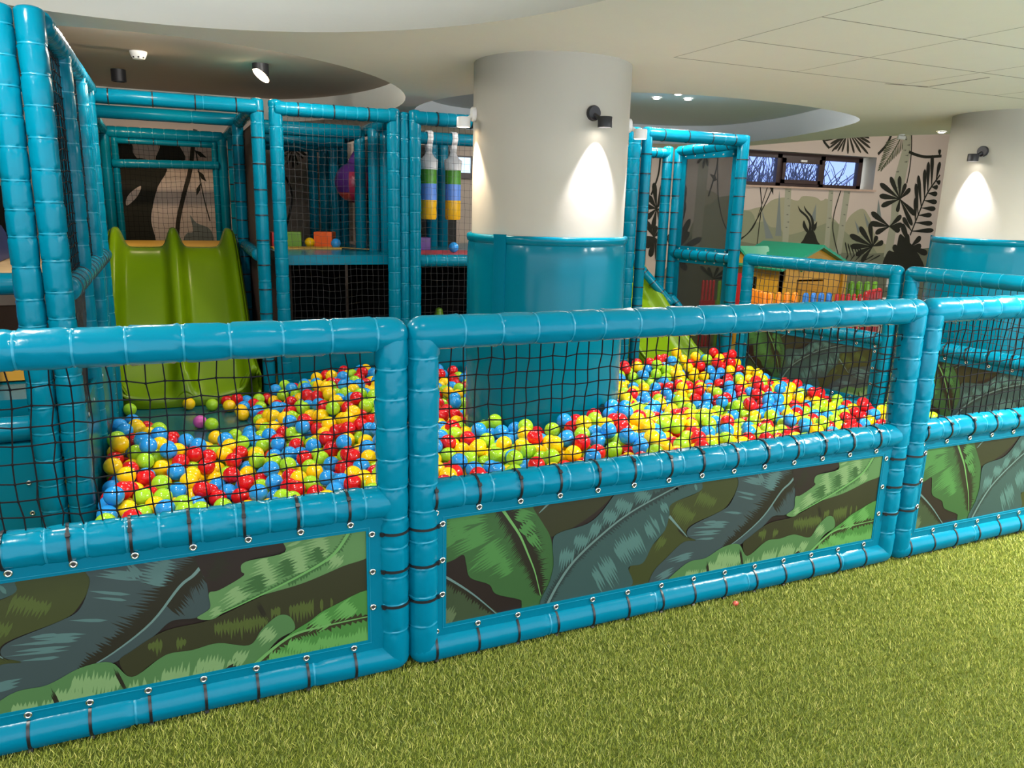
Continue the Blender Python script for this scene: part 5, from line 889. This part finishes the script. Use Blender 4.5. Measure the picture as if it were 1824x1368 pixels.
mb = MB(); mb.box(4.35, 4.8, 3.98, 3.985, .0, .6); 

# ================================================================== beyond the far fence
def picket_panel(a, b, n, m, label, h=.78, group='toy picket fence panels'):
    d = Vector((b[0] - a[0], b[1] - a[1], 0)); L_ = d.length
    root = thing('toy_picket_fence', label, 'toy fence', (a[0], a[1], 0), math.atan2(d.y, d.x), group)
    for i in range(n):
        x = L_ * (i + .5) / n; w_ = min(.038, L_ / n * .33); mb = MB()
        mb.tube([(x, 0, .0), (x, 0, h - w_ * 1.2), (x, 0, h - w_ * .5), (x, 0, h - w_ * .1), (x, 0, h)], [w_, w_, w_ * .85, w_ * .5, w_ * .1], 12); mb.build('picket', M[m], root)
    for z in (h * .25, h * .66): 
        mb = MB(); mb.box(0, L_, -.018, .018, z - .035, z + .035); mb.build('rail', M[m], root, False)
picket_panel((5.73, 4.25), (5.60, 3.85), 5, 'torange', 'orange picket panel end-on at the left corner of the toy house', .79)
picket_panel((5.60, 3.85), (5.98, 3.79), 4, 'torange', 'orange picket panel facing the fence in front of the toy house', .79)
picket_panel((6.02, 3.79), (6.40, 3.74), 4, 'tblue', 'blue picket panel right of the orange ones', .78)
picket_panel((6.42, 3.74), (6.72, 3.64), 5, 'tred', 'red picket panel right of the blue one', .77)
picket_panel((6.76, 3.64), (7.27, 3.9), 5, 'tred', 'red picket panel angled at the right end', .80)
picket_panel((7.30, 4.64), (7.93, 4.5), 6, 'tgreen', 'green picket panel behind the red ones', .80)
picket_panel((5.65, 5.0), (5.85, 5.0), 4, 'tred', 'dark red picket panel seen through the smoky mesh', .80)
picket_panel((5.88, 5.0), (6.13, 5.0), 4, 'tgreen', 'green picket panel seen through the smoky mesh', .79)
# toy house
t = thing('toy_house', 'yellow toy house with a green shingle roof behind the far fence', 'toy house', (6.2, 4.3, 0))
W_, D_ = .95, .80; ze, zr = 1.03, 1.23
def wall_with_hole(x0, x1, z0, z1, hx0, hx1, hz0, hz1, y, th=.04):
    mb = MB()
    mb.box(x0, hx0, y, y + th, z0, z1); mb.box(hx1, x1, y, y + th, z0, z1); mb.box(hx0, hx1, y, y + th, hz1, z1)
    if hz0 > z0: mb.box(hx0, hx1, y, y + th, z0, hz0)
    return mb
mb = wall_with_hole(0, W_, 0, ze, .22, .62, .0, .86, 0)
b = len(mb.v); mb.v += [(0, 0, ze), (W_, 0, ze), (W_ / 2, 0, zr - .02), (0, .04, ze), (W_, .04, ze), (W_ / 2, .04, zr - .02)]; mb.face((b, b + 1, b + 2)); mb.face((b + 3, b + 5, b + 4)); mb.face((b, b + 3, b + 4, b + 1))
for x in (.02, .88): mb.box(x, x + .06, -.03, 0, 0, ze)
mb.build('front_wall', M['houseyellow'], t, False)
mb = MB(); mb.box(.24, .60, -.01, .03, .02, .84); mb.box(.28, .56, -.022, -.01, .48, .76); d_ = mb.build('door', M['amber'], t, False)
mb = wall_with_hole(0, D_, 0, ze, .18, .40, .45, .86, 0); o = mb.build('side_wall', M['houseyellow'], t, False); o.location = (.0, D_, 0); o.rotation_euler[2] = -PI / 2
mb = MB(); mb.box(0, W_, D_ - .04, D_, 0, ze); mb.box(W_ - .04, W_, 0, D_, 0, ze); mb.build('rear_walls', M['houseyellow'], t, False)
mb = MB(); mb.box(-.02, .0, .62, .80, .45, .88); mb.build('shutter', M['tred'], t, False)
mb = MB()
def roof_plane(mb, p, nrow=7):
    a, b_, c, d = [Vector(q) for q in p]
    for k in range(nrow):
        u0, u1 = k / nrow, (k + 1) / nrow
        q0 = a.lerp(d, u0); q1 = b_.lerp(c, u0); q2 = b_.lerp(c, u1); q3 = a.lerp(d, u1); nrm = (q1 - q0).cross(q3 - q0).normalized(); 
        if nrm.z < 0: nrm = -nrm
        bb = len(mb.v); mb.v += [tuple(q0 + nrm * .022), tuple(q1 + nrm * .022), tuple(q2 + nrm * .010), tuple(q3 + nrm * .010), tuple(q0 - nrm * .01), tuple(q1 - nrm * .01), tuple(q2 - nrm * .01), tuple(q3 - nrm * .01)]
        for f in ((0, 1, 2, 3), (4, 7, 6, 5), (0, 4, 5, 1), (2, 6, 7, 3), (0, 3, 7, 4), (1, 5, 6, 2)): mb.face([bb + i for i in f])
o_ = .09
roof_plane(mb, [(W_ / 2, -o_, zr), (W_ / 2, D_ + o_, zr), (-o_, D_ + o_, ze - .06), (-o_, -o_, ze - .06)])
roof_plane(mb, [(W_ / 2, -o_, zr), (W_ / 2, D_ + o_, zr), (W_ + o_, D_ + o_, ze - .06), (W_ + o_, -o_, ze - .06)])
roof_plane(mb, [(-.12, .62, zr - .05), (.30, .62, zr - .05), (.30, .92, ze - .05), (-.12, .92, ze - .05)], 5); roof_plane(mb, [(-.12, .62, zr - .05), (.30, .62, zr - .05), (.30, .32, ze - .05), (-.12, .32, ze - .05)], 5)
mb.build('roof', M['houseroof'], t, False)
mb = MB(); b = len(mb.v); mb.poly([(-.06, .40, ze - .06), (-.06, .84, ze - .06), (-.06, .62, zr - .08)]); mb.poly([(-.03, .40, ze - .06), (-.03, .84, ze - .06), (-.03, .62, zr - .08)]); mb.build('side_gable', M['houseyellow'], t, False)
mb = MB()
for s_ in (1, -1): 
    mb.tube([(W_ / 2, -.06, ze + .05), (W_ / 2 + s_ * .27, -.06, ze - .06)], .022, 8)
mb.build('door_canopy', M['houseroof'], t, True)
# loose things on the floor behind
for i, (x, y, m, l) in enumerate(((7.7, 4.9, 'yellowmat', 'yellow'), (8.45, 5.3, 'bagblue', 'blue'), (8.3, 4.3, 'redmat', 'red'), (9.1, 4.7, 'yellowmat', 'second yellow'))):
    mb = MB(); mb.box(-.36, .36, -.36, .36, 0, .02); o = mb.build('floor_tile', M[m], None, False); o.location = (x, y, .001); o.rotation_euler[2] = .1 * i; tag(o, f'{l} foam floor tile beyond the far fence', 'foam tile', 'foam tiles beyond the far fence')
t = thing('small_table', 'small white table half hidden behind the far fence', 'table', (7.55, 4.05, 0))
mb = MB(); mb.box(-.28, .28, -.2, .2, .60, .635); mb.build('tabletop', M['white'], t, False)
for sx in (-.24, .24):
    for sy in (-.16, .16): mb = MB(); mb.box(sx - .02, sx + .02, sy - .02, sy + .02, 0, .60); mb.build('leg', M['white'], t, False)
mb = MB(); mb.box(10.86, 10.98, WY - .014, WY - .002, .42, .60); o = mb.build('wall_socket', M['white'], None, False); tag(o, 'white wall socket low on the mural wall', 'socket')
mb = MB(); mb.sphere((0, 0, 0), .014, 12, 8); o = mb.build('pink_scrap', M['coral'], None, True); o.location = (2.04, -.10, .016); o.scale = (1, .7, .8); tag(o, 'tiny pink scrap on the turf at the foot of the fence', 'scrap')

# ================================================================== balls
rnd = random.Random(42)
D2 = 2 * BALL_R; cell = D2; grid = {}; balls = []
def near(x, y):
    cx_, cy_ = int(x // cell), int(y // cell)
    for i in (-1, 0, 1):
        for j in (-1, 0, 1):
            for b in grid.get((cx_ + i, cy_ + j), ()): yield b
def rest(x, y):
    z = FZ + BALL_R
    for b in near(x, y):
        d2 = (b[0] - x) ** 2 + (b[1] - y) ** 2
        if d2 < D2 * D2: z = max(z, b[2] + math.sqrt(D2 * D2 - d2))
    return z
def inpoly(x, y, poly):
    c = False; j = len(poly) - 1
    for i in range(len(poly)):
        if (poly[i][1] > y) != (poly[j][1] > y) and x < (poly[j][0] - poly[i][0]) * (y - poly[i][1]) / (poly[j][1] - poly[i][1]) + poly[i][0]: c = not c
        j = i
    return c
inner = [(-.36, .11), (5.24, .11), (5.02, 1.87), (4.72, 3.20), (4.64, 3.34), (3.82, 3.30), (3.55, 3.3), (3.45, 3.82), (.72, 3.82), (.5, 3.78), (-.36, 3.78)]
bare = [(-.36, 3.8), (.26, 3.8), (.32, 3.45), (.44, 3.15), (.50, 2.95), (.36, 2.62), (.0, 2.48), (-.14, 2.60), (-.22, 2.9), (-.36, 3.2)]
def ok(x, y):
    if not inpoly(x, y, inner): return False
    if (x - 2.21) ** 2 + (y - 2.135) ** 2 < (.515 + BALL_R) ** 2: return False
    for px_, py_ in (A1, A2, B):
        if (x - px_) ** 2 + (y - py_) ** 2 < (.056 + BALL_R) ** 2: return False
    return True
def target(x, y):
    if inpoly(x, y, bare): return -1
    if (x - 4.28) ** 2 / .11 + (y - 2.86) ** 2 / .05 < 1: return -1
    if x < 0 and 2.0 < y < 3.2: return .20
    if x < .75 and y > 3.0: return .02
    tt = .115 + (.085 if 1.0 < x < 3.4 and y < 1.9 else 0) + .06 * math.sin(1.9 * x + .4) * math.sin(2.3 * y + 1) + .05 * math.sin(4.1 * x - 1.2 * y)
    if x > .8: tt += .035
    if 3.2 < x < 4.7 and y > 3.0: tt += .10
    if x > 3.3: tt -= .035
    if x > 4.2 and y < 2.2: tt -= .05
    return max(.02, tt)
def settle(x, y):
    z = rest(x, y); st = .035
    for _ in range(22):
        best = None; a0 = rnd.uniform(0, 6.28)
        for k in range(6):
            xx, yy = x + st * math.cos(a0 + k * PI / 3), y + st * math.sin(a0 + k * PI / 3)
            if not ok(xx, yy): continue
            zz = rest(xx, yy)
            if zz < z - 1e-4 and (best is None or zz < best[2]): best = (xx, yy, zz)
        if best: x, y, z = best
        else:
            st *= .5
            if st < .004: break
    return x, y, z
def add(x, y, z, c):
    b = (x, y, z, c); balls.append(b); grid.setdefault((int(x // cell), int(y // cell)), []).append(b)
# single balls that lie apart on the bare mat
LONE = {}
for x, y, c, lab in ((-.36, 3.72, 'bgrn', 'lone green ball beside the left foot of the double slide'), (.04, 3.76, 'byel', 'lone yellow ball touching the lip of the double slide'), (.20, 3.68, 'bgrn', 'green ball just right of the yellow one at the slide lip'),
                     (.10, 3.22, 'bpnk', 'lone pink ball on the bare teal mat'), (.17, 3.13, 'bgrn', 'green ball lying against the pink one on the bare mat'), (.18, 2.80, 'byel', 'lone yellow ball at the front edge of the bare mat'), (.30, 2.80, 'bgrn', 'lime ball right of the lone yellow one at the edge of the bare mat')):
    LONE[len(balls)] = lab; add(x, y, FZ + BALL_R, c)
cols = ['bred'] * 27 + ['byel'] * 29 + ['bgrn'] * 22 + ['bblu'] * 25
fails = 0
for it in range(15000):
    x, y = rnd.uniform(-.36, 5.3), rnd.uniform(.1, 3.85)
    if not ok(x, y): continue
    if target(x, y) < 0: continue
    z = rest(x, y)
    if z > FZ + BALL_R + target(x, y) + .03: continue
    x, y, z = settle(x, y)
    if inpoly(x, y, bare) and rnd.random() < .8: continue
    if z - FZ - BALL_R > target(x, y) + .05 and z > FZ + BALL_R + .02: continue
    add(x, y, z, rnd.choice(cols))
print('BALLS', len(balls))
# which balls show, and how large (pillar, rails and net opening considered)
P_ = np.array([b[:3] for b in balls]); px, dep = project(P_)
W2, H2 = 912, 684; ids = -np.ones((H2, W2), int); zb = np.full((H2, W2), 1e9)
yy, xx = np.mgrid[0:H2, 0:W2]
for i in np.argsort(-dep):
    u, v = px[i] / 2; r = 1368 * BALL_R / dep[i] / 2
    x0, x1, y0, y1 = int(max(0, u - r)), int(min(W2, u + r + 2)), int(max(0, v - r)), int(min(H2, v + r + 2))
    if x0 >= x1 or y0 >= y1: continue
    m = (xx[y0:y1, x0:x1] - u) ** 2 + (yy[y0:y1, x0:x1] - v) ** 2 < r * r
    ids[y0:y1, x0:x1][m] = i
# hide what the mid rail, posts, top rail and pillar cover
dirs = ((xx * 2 - 912) / 1368)[..., None] * np.array(r2) - ((yy * 2 - 684) / 1368)[..., None] * np.array(u2) + np.array(fw)
tt = -CAM.y / dirs[..., 1]; X0 = CAM.x + dirs[..., 0] * tt; Z0 = CAM.z + dirs[..., 2] * tt
vis = (Z0 > .69) & (Z0 < 1.13)
for a in (FX[0] + FL, FX[1], FX[1] + FL, FX[2]): vis &= np.abs(X0 - a) > .056
k_ = (dirs[..., 0] ** 2 + dirs[..., 1] ** 2); bq = dirs[..., 0] * (CAM.x - 2.21) + dirs[..., 1] * (CAM.y - 2.135); cq = (CAM.x - 2.21) ** 2 + (CAM.y - 2.135) ** 2 - .51 ** 2
disc = bq * bq - k_ * cq; tc_ = np.where(disc > 0, (-bq - np.sqrt(np.maximum(disc, 0))) / k_, 1e9)
didx = np.where(ids >= 0, dep[ids], 1e9); vis &= didx < tc_
area = np.bincount(ids[vis & (ids >= 0)], minlength=len(balls))
order = sorted(range(len(balls)), key=lambda i: -area[i] - (1e6 if i in LONE else 0))
LIMIT = 296
NAME = dict(bred='red', byel='yellow', bgrn='lime green', bblu='blue', bpnk='pink')
def zone(x, y):
    if x < .68: return 'in the heap in front of the double slide'
    if x < 1.75: return 'in the heap left of the pillar'
    if x < 3.0 and y < 2.2: return 'in the heap at the front foot of the pillar'
    return 'in the heap right of the pillar'
chosen = set(order[:LIMIT])
for i in order[:LIMIT]:
    x, y, z, c = balls[i]
    if i in LONE: ball(c, x, y, z, LONE[i], None)
    else: ball(c, x, y, z, f'shiny {NAME[c]} ball {zone(x, y)}', f'{NAME[c]} balls {zone(x, y)}')
mbx = MB(); tmpl = MB(); tmpl.sphere((0, 0, 0), BALL_R, 20, 12); tv = np.array(tmpl.v); nf = tmpl.f; mi_ = ['bred', 'byel', 'bgrn', 'bblu', 'bpnk']
V_ = []; F_ = []; Mi = []
for i, (x, y, z, c) in enumerate(balls):
    if i in chosen: continue
    b0 = len(V_) * len(tv); V_.append(tv + np.array((x, y, z))); F_ += [tuple(b0 + q for q in f) for f in nf]; Mi += [mi_.index(c)] * len(nf)
me = bpy.data.meshes.new('play_balls'); me.from_pydata(np.concatenate(V_).tolist(), [], F_)
for k in mi_: me.materials.append(M[k])
me.polygons.foreach_set('material_index', Mi); me.polygons.foreach_set('use_smooth', [True] * len(F_)); me.update()
o = link(me, 'play_balls'); o['kind'] = 'stuff'; tag(o, 'red, yellow, green and blue balls further back and lower in the heap', 'balls')

# ================================================================== turf
mb = MB(); mb.box(-2.2, 6.2, -3.2, -.0, .0, .006); o = mb.build('turf_backing', M['turfbase'], None, False); struct(o); o['label'] = 'backing of the artificial grass'
rs = np.random.RandomState(3); N_ = 470000
bx = rs.uniform(-1.3, 5.0, N_); by = rs.uniform(-1.75, -.0, N_)
pp, dd = project(np.stack([bx, by, np.zeros(N_)], -1)); keep = (pp[:, 0] > -160) & (pp[:, 0] < 1990) & (pp[:, 1] < 1470) & (pp[:, 1] > 850)
bx, by = bx[keep], by[keep]; n_ = len(bx)
h = rs.uniform(.012, .024, n_); az = rs.uniform(0, 2 * PI, n_); lean = rs.uniform(.15, .9, n_); la = rs.normal(1.0, 1.3, n_); w_ = rs.uniform(.0009, .0016, n_)
ex, ey = np.cos(az) * w_, np.sin(az) * w_; tx, ty = np.cos(la) * h * lean, np.sin(la) * h * lean
V = np.zeros((n_, 4, 3)); V[:, 0] = np.stack([bx - ex, by - ey, np.full(n_, .004)], -1); V[:, 1] = np.stack([bx + ex, by + ey, np.full(n_, .004)], -1)
V[:, 2] = np.stack([bx + tx * .5 + ex * .8, by + ty * .5 + ey * .8, h * .62], -1); V[:, 3] = np.stack([bx + tx, by + ty, h], -1)
me = bpy.data.meshes.new('artificial_grass'); me.vertices.add(n_ * 4); me.vertices.foreach_set('co', V.ravel())
idx = np.arange(n_)[:, None] * 4 + np.array([0, 1, 2, 0, 2, 3]); me.loops.add(n_ * 6); me.loops.foreach_set('vertex_index', idx.ravel())
me.polygons.add(n_ * 2); me.polygons.foreach_set('loop_start', np.arange(n_ * 2) * 3); me.polygons.foreach_set('loop_total', np.full(n_ * 2, 3))
at = me.attributes.new('rnd', 'FLOAT', 'POINT'); at.data.foreach_set('value', np.repeat(rs.uniform(0, 1, n_), 4)); me.update(); me.validate()
gm = bpy.data.materials.new('turf_blades'); nt, N, L = nodes_of(gm); b = N['Principled BSDF']
a = N.new('ShaderNodeAttribute'); a.attribute_name = 'rnd'; cr = N.new('ShaderNodeValToRGB'); el = cr.color_ramp.elements
el[0].position = 0; el[0].color = (.11, .15, .014, 1); el[1].position = 1; el[1].color = (.60, .55, .15, 1)
e = el.new(.45); e.color = (.23, .275, .026, 1); e = el.new(.8); e.color = (.33, .355, .052, 1)
L.new(a.outputs['Fac'], cr.inputs['Fac']); L.new(cr.outputs['Color'], b.inputs['Base Color']); b.inputs['Roughness'].default_value = .42; b.inputs['Specular IOR Level'].default_value = .4
me.materials.append(gm); o = link(me, 'artificial_grass'); o['kind'] = 'stuff'; tag(o, 'short artificial grass on the floor in front of the padded fence', 'grass')

# ================================================================== light
wd = bpy.data.worlds.new('world'); SC.world = wd; wd.use_nodes = True
bg = wd.node_tree.nodes['Background']; bg.inputs['Color'].default_value = (.84, .90, 1.0, 1); bg.inputs['Strength'].default_value = 2.2
for x, y, z, pw in ((-1.0, -.6, 2.655, 26), (.6, -.9, 2.655, 5), (-.7, .9, 2.655, 22), (3.9, -1.2, CZ - .002, 75), (4.85, -.35, CZ - .002, 120)):  # unseen lamps, placed for their light on fence, turf and left tower
    downlight(x, y, z, 'unseen ceiling downlight placed to light the fence', 'unseen lamps above the fence', pw, (1, .96, .88), .05, .16)
for x, y, z, pw in ((8.3, 5.1, 2.945, 13), (10.4, 5.2, 2.945, 12)):  # unseen lamps added to brighten the mural wall
    downlight(x, y, z, 'added unseen lamp that brightens the mural wall', 'added lamps near the mural wall', pw, (1, .93, .84), .045, .06, True)
for x, y, pw in ((-.2, 3.1, 24), (1.0, 3.35, 22), (3.0, 3.3, 22), (3.9, 3.1, 22), (4.9, 3.1, 13)):  # unseen fill lamps added to brighten the recesses and the pit
    downlight(x, y, 2.655, 'added fill lamp hidden by the near rim of a ceiling recess', 'added fill lamps hidden in the recesses', pw, (1, .95, .88), .045, .05, True)
SC.view_settings.view_transform = 'Standard'; SC.view_settings.look = 'None'; SC.view_settings.exposure = .8; SC.view_settings.gamma = 1; SC.view_settings.use_curve_mapping = False
SC.cycles.max_bounces = 8; SC.cycles.diffuse_bounces = 4; SC.cycles.transparent_max_bounces = 16; SC.cycles.sample_clamp_indirect = 6
SC.cycles.use_denoising = True
